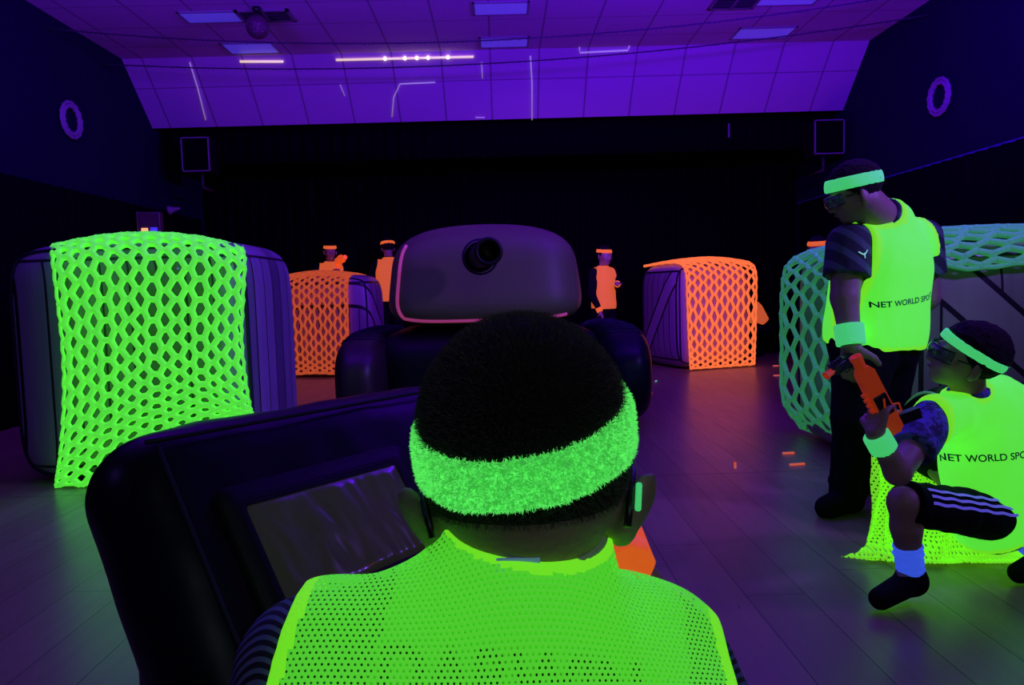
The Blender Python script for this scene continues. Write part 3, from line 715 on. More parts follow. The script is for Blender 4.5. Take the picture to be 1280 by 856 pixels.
b = MB(); b.box((0,0,0.14),(0.14,0.1,0.26),bev=0.006); b.build('case',mat('dull_red',(0.25,0.07,0.06),0.5),t,False)
b = MB(); b.box((0,-0.01,0.29),(0.15,0.12,0.05),bev=0.006); b.build('lid',mat('violet_lid',(0.35,0.15,0.8),0.5,emi=(0.2,0.02,0.9),es=0.12),t,False)
p = at(911,163,YS1+0.09); b = MB(); b.box(p,(0.02,0.02,0.17),bev=0.004); tag(b.build('light_tube','spk_edge'),'thin pale tube hanging in front of the black pelmet','light tube')

# ================================================================== CRATES AND NETS
def cat_rom(P, t):
    n = len(P)-1; x = min(max(t,0),1)*n; i = min(int(x),n-1); f = x-i
    p1,p2 = P[i],P[i+1]; p0 = P[i-1] if i>0 else p1*2-p2; p3 = P[i+2] if i+2<=n else p2*2-p1
    return (p1*2+(p2-p0)*f+(p0*2-p1*5+p2*4-p3)*f*f+(p1*3-p0-p2*3+p3)*f**3)*0.5
def grid_surf(C):
    """C[row][col] of points -> smooth S(u across, v down)"""
    C = [[Vector(p) for p in r] for r in C]
    def Sf(u,v):
        return cat_rom([cat_rom(r,u) for r in C],v)
    return Sf
def net(name, Sf, nu, nv, r, m, label, group, bar=1.35, seg=4, jitter=0.12, edge=True, wide=True):
    """knotted cord net, flat-topped hexagon openings"""
    b = MB(); rnd = random.Random(len(name)+nu)
    # nodes: columns i=0..nu, rows j=0..nv ; knots are horizontal bars on alternating columns
    J = {}
    def node(i,j,s):
        k = (i,j,s)
        if k not in J:
            w = (0.36 if (wide and i%4==0) else 0.24)/nu
            J[k] = ((i+0.0)/nu + s*w + rnd.uniform(-1,1)*jitter/nu*0.35, j/(2*nv)+rnd.uniform(-1,1)*jitter/(2*nv)*0.5)
        return J[k]
    def strand(a,c,r0_,r1_):
        pts = []; rr = []
        for q in range(seg+1):
            f = q/seg; u = a[0]+(c[0]-a[0])*f; v = a[1]+(c[1]-a[1])*f
            pts.append(Sf(min(max(u,0),1),min(max(v,0),1))); rr.append(r*(r0_+(r1_-r0_)*f) if abs(f-0.5)>0.3 else r*min(r0_,r1_)*0.88)
        if (pts[0]-pts[-1]).length > 1e-4: b.tube(pts,rr,6)
    for i in range(nu+1):
        for j in range(0,2*nv+1):
            if (i+j)%2: continue
            L,Rr = node(i,j,-1),node(i,j,1)
            if i==0: L = (0,L[1])
            if i==nu: Rr = (1,Rr[1])
            strand(L,Rr,bar,bar)
            for dj in (-1,1):
                if 0<=j+dj<=2*nv and i+1<=nu: strand(Rr if i<nu else node(i,j,1),node(i+1,j+dj,-1),bar,bar)
    if edge:
        for v in (0,1): b.tube([Sf(i/40,v) for i in range(41)],r*0.9,6)
        for u in (0,1): b.tube([Sf(u,i/60)+V(0,0,0)+(Sf(max(u-0.02,0),i/60)-Sf(min(u+0.02,1),i/60))*0.22*math.sin(i*2.1) for i in range(61)],r*0.8,6)
    return tag(b.build(name,m),label,'net',group)
def crate(label, loc, size, rz, ms, n=7.0, group='inflatable crates', taper=None, legs=True):
    f = sup(size,n,taper); t = empty('inflatable_crate',loc,rz,label,'inflatable crate',group)
    o = supmesh('body',f,ms,t,loc=(0,0,size[2]/2))
    K = 0.995; N = 26
    for ring in ('f','b'):
        y = -1 if ring=='f' else 1; b = MB(); pts = []
        for q in range(4):
            for i in range(N):
                s_ = -1+2*i/N; x,z = ((s_,-1),(1,s_),(-s_,1),(-1,-s_))[q]
                p = f(x,y*0.93,z); pts.append(p*1.004+V(0,0,size[2]/2))
        b.tube(pts,0.010,6,closed=True); b.build('piping','navy_seam',t)
    return t
M['crate_grey'] = planks('grey_plank_print','xy',0.15,(0.16,0.12,0.21),(0.42,0.34,0.50),hlines=0.565)
M['crate_side'] = planks('grey_plank_print_side','xy',0.12,(0.20,0.17,0.24),(0.30,0.26,0.34))
M['crate_brace'] = planks('braced_plank_print','xy',0.14,(0.22,0.25,0.17),(0.34,0.38,0.25),brace=(0.50,0.56,0.105),half='x')
M['crate_far'] = planks('violet_plank_print','xy',0.13,(0.30,0.18,0.32),(0.44,0.27,0.46),brace=(0.52,0.40,0.09),half='y')
# --- big left crate
yA = 4.05; a = at(10,560,yA); c = at(318,560,yA); w = 1.36; xc = (a.x+c.x)/2+0.02; hA = 1.33
crate('large inflatable wooden-look crate at left under the bright green net', (xc,yA+0.47,0), (w,0.98,hA), R(0), 'crate_grey', n=7)
def pxs(rows, Ys):
    return [[at(x,y,Y) for (x,y),Y in zip(r,yy)] for r,yy in zip(rows,Ys)]
f0 = yA-0.075
rows = [[(72,318),(125,302),(190,298),(250,304),(306,318)],
        [(66,308),(125,297),(188,293),(250,298),(303,310)],
        [(66,325),(125,314),(190,312),(250,314),(306,326)],
        [(72,375),(130,368),(190,368),(250,368),(304,372)],
        [(78,430),(133,425),(192,424),(250,422),(302,420)],
        [(80,485),(136,478),(195,472),(252,468),(306,468)],
        [(78,540),(135,522),(196,508),(256,500),(312,506)],
        [(74,580),(134,558),(198,538),(258,526),(316,518)],
        [(70,606),(132,602),(196,582),(262,556),(320,524)]]
fb = [f0]*5
Ys = [[f0+0.75]*5,[f0+0.30]*5,[f0+0.02]*5]+[[f0-0.015]*5]*6
net('cargo_net', grid_surf(pxs(rows,Ys)), 16, 18, 0.0114, 'net_green', 'bright green rope net draped over the large left crate', 'rope nets on the crates', bar=1.75, jitter=0.2)
# --- right green crate
xB = 1.86; yB0 = 3.42; yB1 = 4.72
tB = crate('inflatable braced crate at right under the darker green net', (xB+0.68,(yB0+yB1)/2,0), (1.36,yB1-yB0,1.20), R(0), 'crate_brace', n=8)
def wp(x,y,z): return Vector((x,y,z))
xo = xB-0.02; top = 1.285
C = []
# u runs from far (y large) to near; rows run from left foot up and over the top to the right
for (x,z,dy0,dy1) in ((xo+0.10,0.06,0.1,0.04),(xo-0.015,0.25,0.02,-0.02),(xo-0.025,0.62,0,-0.02),(xo-0.02,0.94,0,-0.02),(xo+0.03,1.13,0,0),(xo+0.25,1.215,0,0),(xo+0.6,1.235,0,0),(xo+1.0,1.22,0,0),(xo+1.28,1.14,0,0)):
    sagn = 0.0
    fold = min(1,max(0,(x-xo-0.02)/0.2)); C.append([wp(x,yB1+0.02,z-0.01),wp(x,yB1-0.4,z),wp(x,yB1-0.8,z),wp(x,yB0+0.22,z),wp(x+0.03,yB0+0.02,z-0.02-0.04*fold),wp(x+0.05,yB0-0.035,z-0.02-0.16*fold)])
Sg = grid_surf(C)
net('cargo_net', Sg, 15, 19, 0.0145, 'net_green_shaded', 'dimly lit green rope net draped over the right crate', 'rope nets on the crates', bar=1.25, wide=False)
# front fringe of the same net folding down the front edge
# --- right orange crate
yC = 8.55; pc = at(884,462,yC); rzC = R(17)
tC = crate('inflatable crate at back right under the bright orange net', (pc.x,yC+0.55,0), (1.02,1.05,1.27), rzC, 'crate_far', n=5.5)
def local_surf(t, C):
    Mx = Matrix.Translation(t.location)@Matrix.Rotation(t.rotation_euler.z,4,'Z'); return [[Mx@Vector(p) for p in r] for r in C]
def drape_cols(x0,x1,front,hz,sagl=0.0,pinch=0.0,back=0.45):
    rows = [(back,hz+0.01,0),(0.0,hz+0.03,0),(-front*0.75,hz+0.01,0),(-front-0.02,hz-0.10,0),(-front-0.035,hz*0.7,0.1),(-front-0.035,hz*0.4,0.4),(-front-0.035,hz*0.16,0.8),(-front-0.035,0.03,1)]
    C = []
    for (y,z,k) in rows:
        r = []
        for i in range(5):
            u = i/4; x = x0+(x1-x0)*(u+(pinch*k*(0.5-u)*0.25)); zz = z+sagl*k*math.sin(math.pi*u)+(0.045*math.sin(math.pi*u) if z > hz-0.02 else 0); r.append((x,y,zz))
        C.append(r)
    return C
net('cargo_net', grid_surf(local_surf(tC, drape_cols(-0.44,0.50,0.525,1.235,0.0,0.3))), 13, 15, 0.0135, 'net_orange', 'bright orange rope net draped over the crate at back right', 'rope nets on the crates', jitter=0.1, wide=False)
# --- left orange crate
yD = 8.95; pd = at(405,470,yD); tD = crate('inflatable crate at back left under the dimly lit orange net', (pd.x+0.12,yD+0.30,0), (1.10,0.60,1.24), R(-12), 'crate_far', n=6)
net('cargo_net', grid_surf(local_surf(tD, drape_cols(-0.62,0.30,0.30,1.215,0.03,0.3,0.27))), 14, 16, 0.0145, 'net_orange_shaded', 'dimly lit orange rope net draped over the crate at back left', 'rope nets on the crates', jitter=0.08)

# ================================================================== TANK
yT = 5.1
pT = at(612,500,yT); tank = empty('inflatable_tank',(pT.x,yT+0.9,0),0,'dark inflatable tank with grey turret and short black gun, centre','inflatable tank')
hullz = 0.74
f = sup((1.75,1.9,hullz),4.5); supmesh('hull',f,'hull_vinyl',tank,loc=(0.0,0.05,hullz/2))
for s_ in (-1,1):
    f = sup((0.44,2.1,0.72),3.2); tr_ = supmesh('track',f,'track_vinyl' if s_<0 else 'navy_vinyl',tank,seg=20,loc=((0.90 if s_<0 else 0.97)*s_,0,0.365))
    b = MB()
    for k in range(14):
        y0_ = -0.85+k*0.13; b.tube([f(x_,y0_/1.05,1)*1.005 for x_ in (-0.9,-0.6,-0.3,0,0.3,0.6,0.9)],0.008,6)
    b.build('tread','navy_seam',tr_)
q0 = at(485,414,yT); q1 = at(728,402,yT); q2 = at(590,282,yT)
tw_ = q1.x-q0.x; th_ = q2.z-q0.z; cx_ = (q0.x+q1.x)/2-tank.location.x
f0_ = sup((tw_*1.05,1.25,th_-0.03),4.4,taper=(-0.06,-0.10))
def f(x,y,z):
    p = f0_(x,y,z); k = max(0,p.z/(th_/2)); p.z += 0.085*(1-(p.x/(tw_/2))**2)*k*(1-0.5*(p.y/0.62)**2); return p
tur = supmesh('turret',f,'turret_vinyl',tank,seg=34,loc=(cx_,-0.2,q0.z+th_/2-0.01))
b = MB(); pts = []
N = 30
for i in range(N+1): pts.append(f(-1+2*i/N,-0.80,-0.80))
pts = [f(-0.80,-0.80,z) for z in [0.7-1.5*i/20 for i in range(20)]]+[f(-0.80+1.6*i/N,-0.80,-0.80) for i in range(N+1)]
b.tube([p*1.006 for p in pts],0.013,8); b.build('pink_piping','pink',tur)
mz = at(611,314,yT-0.95)-tank.location; ba = at(600,321,yT-0.28)-tank.location; mz = Vector(mz); ba = Vector(ba); ax = (mz-ba).normalized(); Lb = (mz-ba).length
b = MB(); b.lathe([(0.10,-0.04),(0.098,0.02),(0.078,0.06),(0.070,Lb*0.5),(0.068,Lb-0.16),(0.080,Lb-0.14),(0.082,Lb-0.02),(0.076,Lb),(0.06,Lb),(0.055,Lb-0.10),(0.0001,Lb-0.10)],ba,ax,28); gb = b.build('gun_barrel',mat('black_vinyl',(0.004,0.004,0.006),0.45,spec=0.3),tank)
b = MB(); b.lathe([(0.105,-0.02),(0.118,0.0),(0.118,0.03),(0.104,0.045)],ba,ax,28); b.build('mantlet_ring','navy_seam',gb)

# ================================================================== NEAR WEDGE BUNKER
psi, th = R(52), R(54)
U = V(math.cos(psi),math.sin(psi),0); Wd = V(-math.sin(psi),math.cos(psi),0); VV = Wd*math.cos(th)+V(0,0,math.sin(th)); NN = U.cross(VV).normalized()
if NN.y > 0: NN = -NN
wc = at(432,662,1.22)
def wl(u,v,n=0.0): return wc+U*u+VV*v+NN*n
u_l,u_r,v_t = -0.32,0.50,0.275
v_b = -(wc.z-0.0)/math.sin(th)+0.03
cu,cv = (u_l+u_r)/2,(v_t+v_b)/2
bunk = empty('wedge_bunker',V(wc.x,wc.y,0)-NN.to_2d().to_3d()*0.2,0,'dark navy inflatable bunker with a clear pocket, in front of the near child','inflatable bunker')
RW = Matrix((U,VV,NN)).transposed()
g = G(0.06); g.rbox(wl(cu,cv,-0.10),((u_r-u_l)/2,(v_t-v_b)/2,0.10),0.095,RW)
rdg = wl(cu,v_t,-0.1)
VB = -Wd*math.cos(th)+V(0,0,math.sin(th)); NB = U.cross(VB).normalized()
VB = -Wd*math.cos(R(86))+V(0,0,math.sin(R(86))); NB = U.cross(VB).normalized(); RB = Matrix((U,VB,NB)).transposed(); Lh = (v_t-v_b)/2
g.rbox(rdg-VB*(Lh)+Wd*0.03+U*0.06,((u_r-u_l)/2-0.06,Lh,0.10),0.095,RB)
g.clip(V(0,0,0.004),V(0,0,-1))
g.build('shell','navy_vinyl',bunk,0.013,wob=0.006,wf=5,stretch=(1,1,1),relax=3)
def loc_(p): return p-PL(bunk)
# pocket: stitched border, clear wrinkled sheet
hw,hh = 0.158,0.084
def rring(hw,hh,n,rr=0.012):
    pts = []
    for (sx,sy,a0) in ((1,1,0),(-1,1,90),(-1,-1,180),(1,-1,270)):
        for k in range(5):
            a = R(a0+k*22.5); pts.append(wl(sx*(hw-rr)+rr*math.cos(a),sy*(hh-rr)+rr*math.sin(a),n))
    return pts
b = MB()
for (e0,e1) in ((hw,hw+0.040),):
    o_ = [loc_(p) for p in rring(e1,hh+0.040,0.004,0.02)]; i_ = [loc_(p) for p in rring(e0,hh,0.011,0.008)]; n_ = len(o_)
    mid = [loc_(p) for p in rring(e1-0.006,hh+0.034,0.014,0.018)]
    b.add(o_+mid+i_,[(k,(k+1)%n_,n_+(k+1)%n_,n_+k) for k in range(n_)]+[(n_+k,n_+(k+1)%n_,2*n_+(k+1)%n_,2*n_+k) for k in range(n_)])
pk = b.build('pocket_border','hull_vinyl',bunk)
b = MB()
for dd in (0.006,0.012,0.032):
    r_ = rring(hw+dd,hh+dd,0.0155,0.014); r_ = [loc_(p) for p in r_]
    n_ = len(r_)
    for k in range(n_):
        p,q = r_[k],r_[(k+1)%n_]; L = (q-p).length; m_ = max(1,int(L/0.006))
        for j in range(m_): b.tube([p.lerp(q,j/m_),p.lerp(q,(j+0.6)/m_)],0.0006,4)
st = b.build('stitching','navy_seam',pk); st['kind'] = 'stuff'
M['pocket'] = mat('clear_film_over_grey_card',(0.15,0.16,0.075),0.24,coat=1.0,spec=0.4)
M['pocket'].node_tree.nodes['Principled BSDF'].inputs['Coat Weight'].default_value = 0.8
M['pocket'].node_tree.nodes['Principled BSDF'].inputs['Coat Roughness'].default_value = 0.05
vs = []; fs = []; nu_,nv_ = 60,34
for j in range(nv_+1):
    for i in range(nu_+1):
        u = (-1+2*i/nu_)*hw; v = (-1+2*j/nv_)*hh
        q = Vector((u*16,v*9,3.0)); z = noise.noise(q)*0.0045+noise.noise(Vector((u*60+v*14,v*16,1)))*0.0022
        e = min(1,(1-abs(-1+2*i/nu_))*8,(1-abs(-1+2*j/nv_))*8); vs.append(loc_(wl(u,v,0.009+z*e+0.004*e)))
for j in range(nv_):
    for i in range(nu_): k = j*(nu_+1)+i; fs.append((k,k+1,k+nu_+2,k+nu_+1))
mesh('clear_pocket',vs,fs,'pocket',bunk)
b = MB()
for k in range(1):
    b.tube([loc_(wl(u_l+0.06+(u_r-u_l-0.12)*i/30,v_t-0.05,0.004-0.002)) for i in range(31)],0.004,6)
b.tube([loc_(wl(u_l+0.075,v_t-0.06-(0.62)*i/20,0.002)) for i in range(21)],0.004,6)
b.build('seam','navy_seam',bunk)

# ================================================================== PEOPLE
def blaster(name, T, label, mo='blaster_orange', md='black', long=1.0, scale=1.0, mm=None):
    """T: 4x4 placing local x=forward, z=up"""
    t = empty(name,T.translation,0,label,'toy blaster','foam dart blasters'); T3 = T.to_3x3()*scale
    def bb(nm,m,par=t): 
        o = None
        return o
    def put(b,nm,m,par=t,auto=0.6): 
        b.v = [T3@v for v in b.v]; return b.build(nm,m,par,True,auto)
    XZ = Matrix(((1,0,0),(0,1,0),(0,0,1)))
    L = 0.16*long
    b = MB(); b.prism([(-0.10,-0.012),(-0.085,-0.03),(L-0.02,-0.03),(L,-0.018),(L,0.022),(L-0.02,0.034),(-0.06,0.036),(-0.10,0.022)],-0.019,0.019); body = put(b,'body',mo)
    b = MB(); b.box((0.02,0,0.0),(0.085,0.046,0.052),bev=0.006); put(b,'side_panel',md)
    b = MB(); b.box((0.02,0.0,0.0),(0.05,0.050,0.008),Matrix.Rotation(R(20),3,'Y'),bev=0.002); put(b,'stripe',mo)
    b = MB(); b.prism([(-0.085,-0.028),(-0.045,-0.028),(-0.06,-0.11),(-0.10,-0.105)],-0.015,0.015); put(b,'grip',md)
    b = MB(); b.tube([V(-0.045,0,-0.03),V(-0.04,0,-0.055),V(-0.012,0,-0.058),V(0.0,0,-0.03)],0.004,6); put(b,'trigger_guard',mo)
    b = MB(); b.lathe([(0.0001,L-0.01),(0.021,L-0.01),(0.021,L+0.035),(0.024,L+0.037),(0.024,L+0.05),(0.013,L+0.05),(0.011,L+0.02),(0.0001,L+0.02)],(0,0,0.004),V(1,0,0),8); put(b,'muzzle',mm or mo)
    for k in range(5):
        b = MB(); b.box((-0.01+0.022*k,0,0.042),(0.012,0.022,0.014),bev=0.002); put(b,'rail_tooth',mo,body)
    return t

# ---- standing child at right
Yh = 3.12
J = dict(pelvis=(1.645,3.22,0.76), chest=(1.66,3.19,1.02), neck=(1.665,3.16,1.245),
    shL=at(1060,306,3.10), shR=at(1150,298,3.32), elL=at(1056,372,3.05), wrL=at(1064,432,3.00), hdL=(0.02,-0.02,-1), pnL=(0.6,0.6,0), curlL=(0.7,0,0),
    elR=at(1158,372,3.34), wrR=(1.78,3.55,0.86), hdR=(-0.4,0.6,0.2), pnR=(-0.3,-0.2,-1), curlR=(0.7,0,0),
    hipL=(1.57,3.17,0.72), hipR=(1.73,3.28,0.72), knL=(1.51,3.10,0.40), anL=(1.48,3.12,0.065), toeL=(1.36,3.05,0.035),
    knR=(1.72,3.30,0.38), anR=(1.70,3.38,0.065), toeR=(1.60,3.46,0.035), look=(-0.6,0.8,0))
hc = at(1067,240,3.07); hR = frame(V(-0.93,0.22,-0.40),R(-4))
P1,v1,d1 = person('person','standing child in lime bib and mint headband with goggles, back turned, at right',J,skin='skin',shirt='teal_pattern',
    h=0.008,headc=hc,headR=hR,hs=1.02,wristL='terry_mint',gog=True,hair_off=0.014,bandtilt=R(13),bandz=0.042,bandh=0.025,hemz=-0.045,waist=Vector((1.645,3.22,0.655)),shorts=False,group=None)
sd,sp,fd = d1['side'],d1['spine'],d1['fwd']
pts,fs_ = text2d('NET WORLD SPORTS',0.033,0.0008)
org = at(1116,373,3.1); ax_ = (at(1150,372,3.15)-at(1088,388,3.0)); ax_.y = sd.y*ax_.length*0.9; ax_.normalize(); ay_ = (sp-ax_*sp.dot(ax_)).normalized()
project_mesh('print',pts,fs_,org,ax_,ay_,v1,v1,'print_teal',0.004)
# small leaping-cat mark on the shoulder of the shirt
# shirt is second garment; find it
def child(P,n): return [c for c in P.children if c.name.split('.')[0]==n][0]
def mark(P, targ, org, ax, ay, s, m, poly, nm='emblem'):
    project_mesh(nm,[(x*s,y*s) for x,y in poly],[tuple(range(len(poly)))],org,ax,ay,child(P,targ),child(P,targ),m,0.006)
cat_poly = [(-1.0,0.45),(-0.75,0.6),(-0.2,0.15),(0.35,0.35),(0.9,0.9),(1.0,0.75),(0.6,0.25),(0.25,-0.05),(0.2,-0.7),(0.0,-0.7),(-0.02,-0.15),(-0.4,-0.02)]
mark(P1,'shirt',at(1078,318,3.0),V(1,0.35,0).normalized(),V(0,0,1),0.022,fluo('logo_green',(0.4,0.9,0.5),(0.3,1,0.5),0.4),cat_poly)
# ---- blaster carried by the standing child
T = Matrix.Translation(at(1052,458,2.96))@frame(V(0.3,-0.9,0.3)).to_4x4()@Matrix.Rotation(R(0),4,'Z')
fx = V(-0.75,-0.25,-0.42).normalized(); rr_ = Matrix((fx,V(0,0,1).cross(fx).normalized(),fx.cross(V(0,0,1).cross(fx).normalized()))).transposed()
blaster('toy_blaster',Matrix.Translation(at(1052,456,2.97))@rr_.to_4x4(),'dark and orange toy blaster hanging from the standing child\'s hand',mo='black',md='black',mm='blaster_orange',long=0.5,scale=0.7)

# ---- squatting child at right
J = dict(pelvis=(1.68,2.42,0.23), chest=(1.60,2.40,0.45), neck=(1.515,2.37,0.60),
    shL=(1.365,2.30,0.555), shR=(1.745,2.47,0.555), elL=at(1122,590,2.12), wrL=at(1094,542,2.10), hdL=(0.18,0.12,0.9), pnL=(0.7,0.4,0.3), curlL=(0.8,0,0),
    elR=(1.55,2.60,0.42), wrR=(1.37,2.55,0.52), hdR=(-0.9,-0.1,0.3), pnR=(0,-0.5,-0.8), curlR=(0.7,0,0),
    hipL=(1.61,2.35,0.21), hipR=(1.73,2.48,0.21), knL=at(1130,628,2.16), anL=(1.235,2.19,0.085), toeL=(1.115,2.14,0.038),
    knR=(1.46,2.60,0.40), anR=(1.76,2.34,0.075), toeR=(1.65,2.30,0.035), look=(-0.8,0.6,0))
hc = at(1209,446,2.34); hR = frame(V(-0.95,0.22,0.30),R(-14))
P2,v2,d2 = person('person','squatting child in lime bib and striped shorts aiming a blaster, at lower right',J,skin='skin',shirt='camo',
    h=0.0075,headc=hc,headR=hR,hs=0.98,wristL='terry_mint',gog=True,hair_off=0.013,bandtilt=R(16),bandz=0.03,bandh=0.015,hemz=-0.055,shorts=True,sock='white_glow',bibthick=0.024,sc=1.08,bibout=0.035,lg=0.87)
sd,sp,fd = d2['side'],d2['spine'],d2['fwd']
pts,fs_ = text2d('NET WORLD SPORTS',0.031,0.0006)
ax_ = V(0.93,-0.34,0.09).normalized(); ay_ = (V(-0.02,0.1,1)); ay_ = (ay_-ax_*ay_.dot(ax_)).normalized()
project_mesh('print',pts,fs_,at(1240,570,2.3),ax_,ay_,v2,v2,'print_teal',0.004)
# three stripes on the shorts
shp = child(P2,'shorts'); JJ = d2['J']; tdir = (JJ['knL']-JJ['hipL']).normalized()
for k in range(3):
    nrm = (-CO+JJ['knL']).normalized()*-1; nrm = V(-0.25,-0.9,0.45); nrm = (nrm-tdir*nrm.dot(tdir)).normalized(); upd = nrm.cross(tdir).normalized()
    if upd.z < 0: upd = -upd
    p2 = []; f2 = []; N = 26
    for i in range(N+1):
        x = 0.02+ (JJ['knL']-JJ['hipL']).length*0.92*i/N-0.02; 
        for w in (-0.0045,0.0045): p2.append((x,(1-k)*0.021+0.012+w+0.002*math.sin(i*1.3)))
    for i in range(N): f2.append((2*i,2*i+2,2*i+3,2*i+1))
    ax2,ay2 = (tdir,upd) if tdir.cross(upd).dot(nrm)>0 else (tdir,upd)
    if ax2.cross(ay2).dot(nrm) < 0:   # keep the cast direction outward
        f2 = [tuple(reversed(q)) for q in f2]; p2 = [(x,-y) for x,y in p2]; ay2 = -ay2
    project_mesh('stripe',p2,f2,JJ['hipL'],ax2,ay2,shp,shp,'stripe_glow',0.004,reach=0.16)
# ---- blaster of the squatting child
pa = at(1126,552,2.12); pb = at(1074,452,2.10); fx = (pb-pa).normalized(); zz = V(-0.8,0,-0.5); zz = (zz-fx*zz.dot(fx)).normalized(); yy = zz.cross(fx)
T = Matrix((fx,yy,zz)).transposed().to_4x4(); T.translation = pa.lerp(pb,0.42)
blaster('toy_blaster',T,'orange and dark toy blaster held upright by the squatting child',long=1.1,scale=0.80)

# ---- far children
def far_person(label, x, Y, height, look, pose, bib='bib_orange', band='band_orange', hs=1.0, shirt='black_cloth', squat=False, skin='skin_light', hair=0.006):
    k = height/1.5; L = Vector(look).normalized(); S_ = L.cross(V(0,0,1)).normalized()
    def w(s,f,z): return V(x,Y,0)+S_*s*k+L*f*k+V(0,0,z*k)
    if not squat:
        J = dict(pelvis=w(0,0,0.80),chest=w(0,0,1.06),neck=w(0,0.0,1.25),shL=w(-0.15,0,1.19),shR=w(0.15,0,1.19),hipL=w(-0.075,0,0.74),hipR=w(0.075,0,0.74),
            knL=w(-0.085,0.02,0.42),knR=w(0.085,0.02,0.42),anL=w(-0.09,0,0.07),anR=w(0.09,0,0.07),toeL=w(-0.1,0.12,0.035),toeR=w(0.1,0.12,0.035))
        hz = 1.39
    else:
        J = dict(pelvis=w(0,-0.05,0.42),chest=w(0,0.06,0.64),neck=w(0,0.2,0.78),shL=w(-0.15,0.17,0.73),shR=w(0.15,0.17,0.73),hipL=w(-0.075,-0.05,0.38),hipR=w(0.075,-0.05,0.38),
            knL=w(-0.13,0.3,0.42),knR=w(0.13,0.3,0.42),anL=w(-0.1,0.02,0.07),anR=w(0.1,0.02,0.07),toeL=w(-0.12,0.14,0.035),toeR=w(0.12,0.14,0.035)); hz = 0.90
    for q in 'LR':
        for nm,v in zip(('el','wr'),pose[q]): J[nm+q] = w(*v)
        J['hd'+q] = (J['wr'+q]-J['el'+q]).normalized(); J['pn'+q] = -V(0,0,1) if abs(J['hd'+q].z)<0.9 else -S_; J['curl'+q] = V(0.6,0,0)
    J['look'] = L
    hc = w(0,0.27 if squat else 0.03,hz)
    return person('person',label,J,skin=skin,shirt=shirt,bib=bib,hem=bib,band=band,h=0.014,headc=hc,headR=frame(L+V(0,0,-0.12)),hs=0.98*k if k<1 else 1.0,hair_off=hair,
        long_sleeve=True,gog=False,hemz=0.05 if squat else -0.03,bandz=0.05,bandh=0.022,wristL='band_orange',wristR='band_orange')
pc_ = at(757,380,8.4)
far_person('distant child in orange bib standing left of the bright orange net', pc_.x-0.02, 8.4, 1.46, (0.55,-0.85,0), dict(L=[(-0.19,0.05,1.0),(0.02,0.26,1.06)],R=[(0.2,0.02,0.95),(0.16,0.12,0.74)]))
pa_ = at(412,330,9.95)
far_person('distant child in orange bib holding an orange blaster, behind the dimly lit orange net', pa_.x, 10.0, 1.71, (0.35,-0.95,0), dict(L=[(-0.2,0.12,1.02),(-0.02,0.28,1.12)],R=[(0.2,0.1,1.02),(0.02,0.30,1.14)]))
pb_ = at(487,330,9.85)
far_person('distant child in orange bib, back turned, beside the tank turret', pb_.x, 9.78, 1.73, (-0.3,0.95,0), dict(L=[(-0.21,0.1,1.0),(-0.26,0.3,0.98)],R=[(0.21,0.05,0.95),(0.18,0.25,1.0)]),hair=0.014)
pd_ = at(1022,310,6.1)
far_person('child behind the right green crate, only the orange headband showing', pd_.x, 6.1, 1.36, (-0.5,-0.8,0), dict(L=[(-0.2,0.05,0.98),(-0.1,0.26,1.0)],R=[(0.2,0.05,0.98),(0.1,0.26,1.0)]))
pe_ = at(950,380,9.95)
far_person('crouching child in orange bib behind the bright orange net crate', pe_.x-0.03, 9.95, 1.45, (-0.97,-0.2,0), dict(L=[(-0.2,0.4,0.5),(-0.05,0.5,0.6)],R=[(0.2,0.4,0.5),(0.05,0.5,0.6)]),squat=True)
# orange blaster by the face of the left distant child
p = at(424,326,9.62); fx = V(0.45,-0.85,0.1).normalized(); T = Matrix((fx,V(0,0,1).cross(fx).normalized(),fx.cross(V(0,0,1).cross(fx).normalized()))).transposed().to_4x4(); T.translation = p
blaster('toy_blaster',T,'bright orange toy blaster raised by the distant child at left','blaster_bright','blaster_bright',scale=1.3)

# ---- near child, seen from behind
hc = at(657,578,0.575); hR = frame(V(0.03,1.0,-0.16),R(-2.0)); hs = 1.0
J = dict(pelvis=(0.03,0.66,0.40), chest=(0.03,0.625,0.60), neck=(0.012,0.560,0.795),
    shL=at(386,842,0.53), shR=at(886,965,0.53), elL=(-0.25,0.66,0.50), wrL=(-0.10,0.88,0.60), hdL=(0.75,0.55,0.2), pnL=(0.2,-0.2,0.9), curlL=(0.7,0,0),
    elR=(0.24,0.72,0.52), wrR=(0.155,0.83,0.655), hdR=(-0.15,0.5,0.85), pnR=(-0.9,0.1,0.1), curlR=(0.8,0,0),
    hipL=(-0.045,0.66,0.38), hipR=(0.105,0.66,0.38), knL=(-0.08,0.85,0.062), knR=(0.14,0.85,0.062), anL=(-0.09,0.50,0.05), anR=(0.15,0.50,0.05),
    toeL=(-0.09,0.42,0.033), toeR=(0.15,0.42,0.033), look=(0,1,0))
Jf = {k:Vector(v) for k,v in J.items()}
NP = empty('person',(Jf['pelvis'].x,Jf['pelvis'].y,0),0,'near child kneeling with back to us, green terry headband and lime mesh bib','person')
side = (Jf['shR']-Jf['shL']).normalized(); spine = (Jf['neck']-Jf['pelvis']).normalized(); fwd = spine.cross(side).normalized()
TR = Matrix((side,fwd,spine)).transposed()
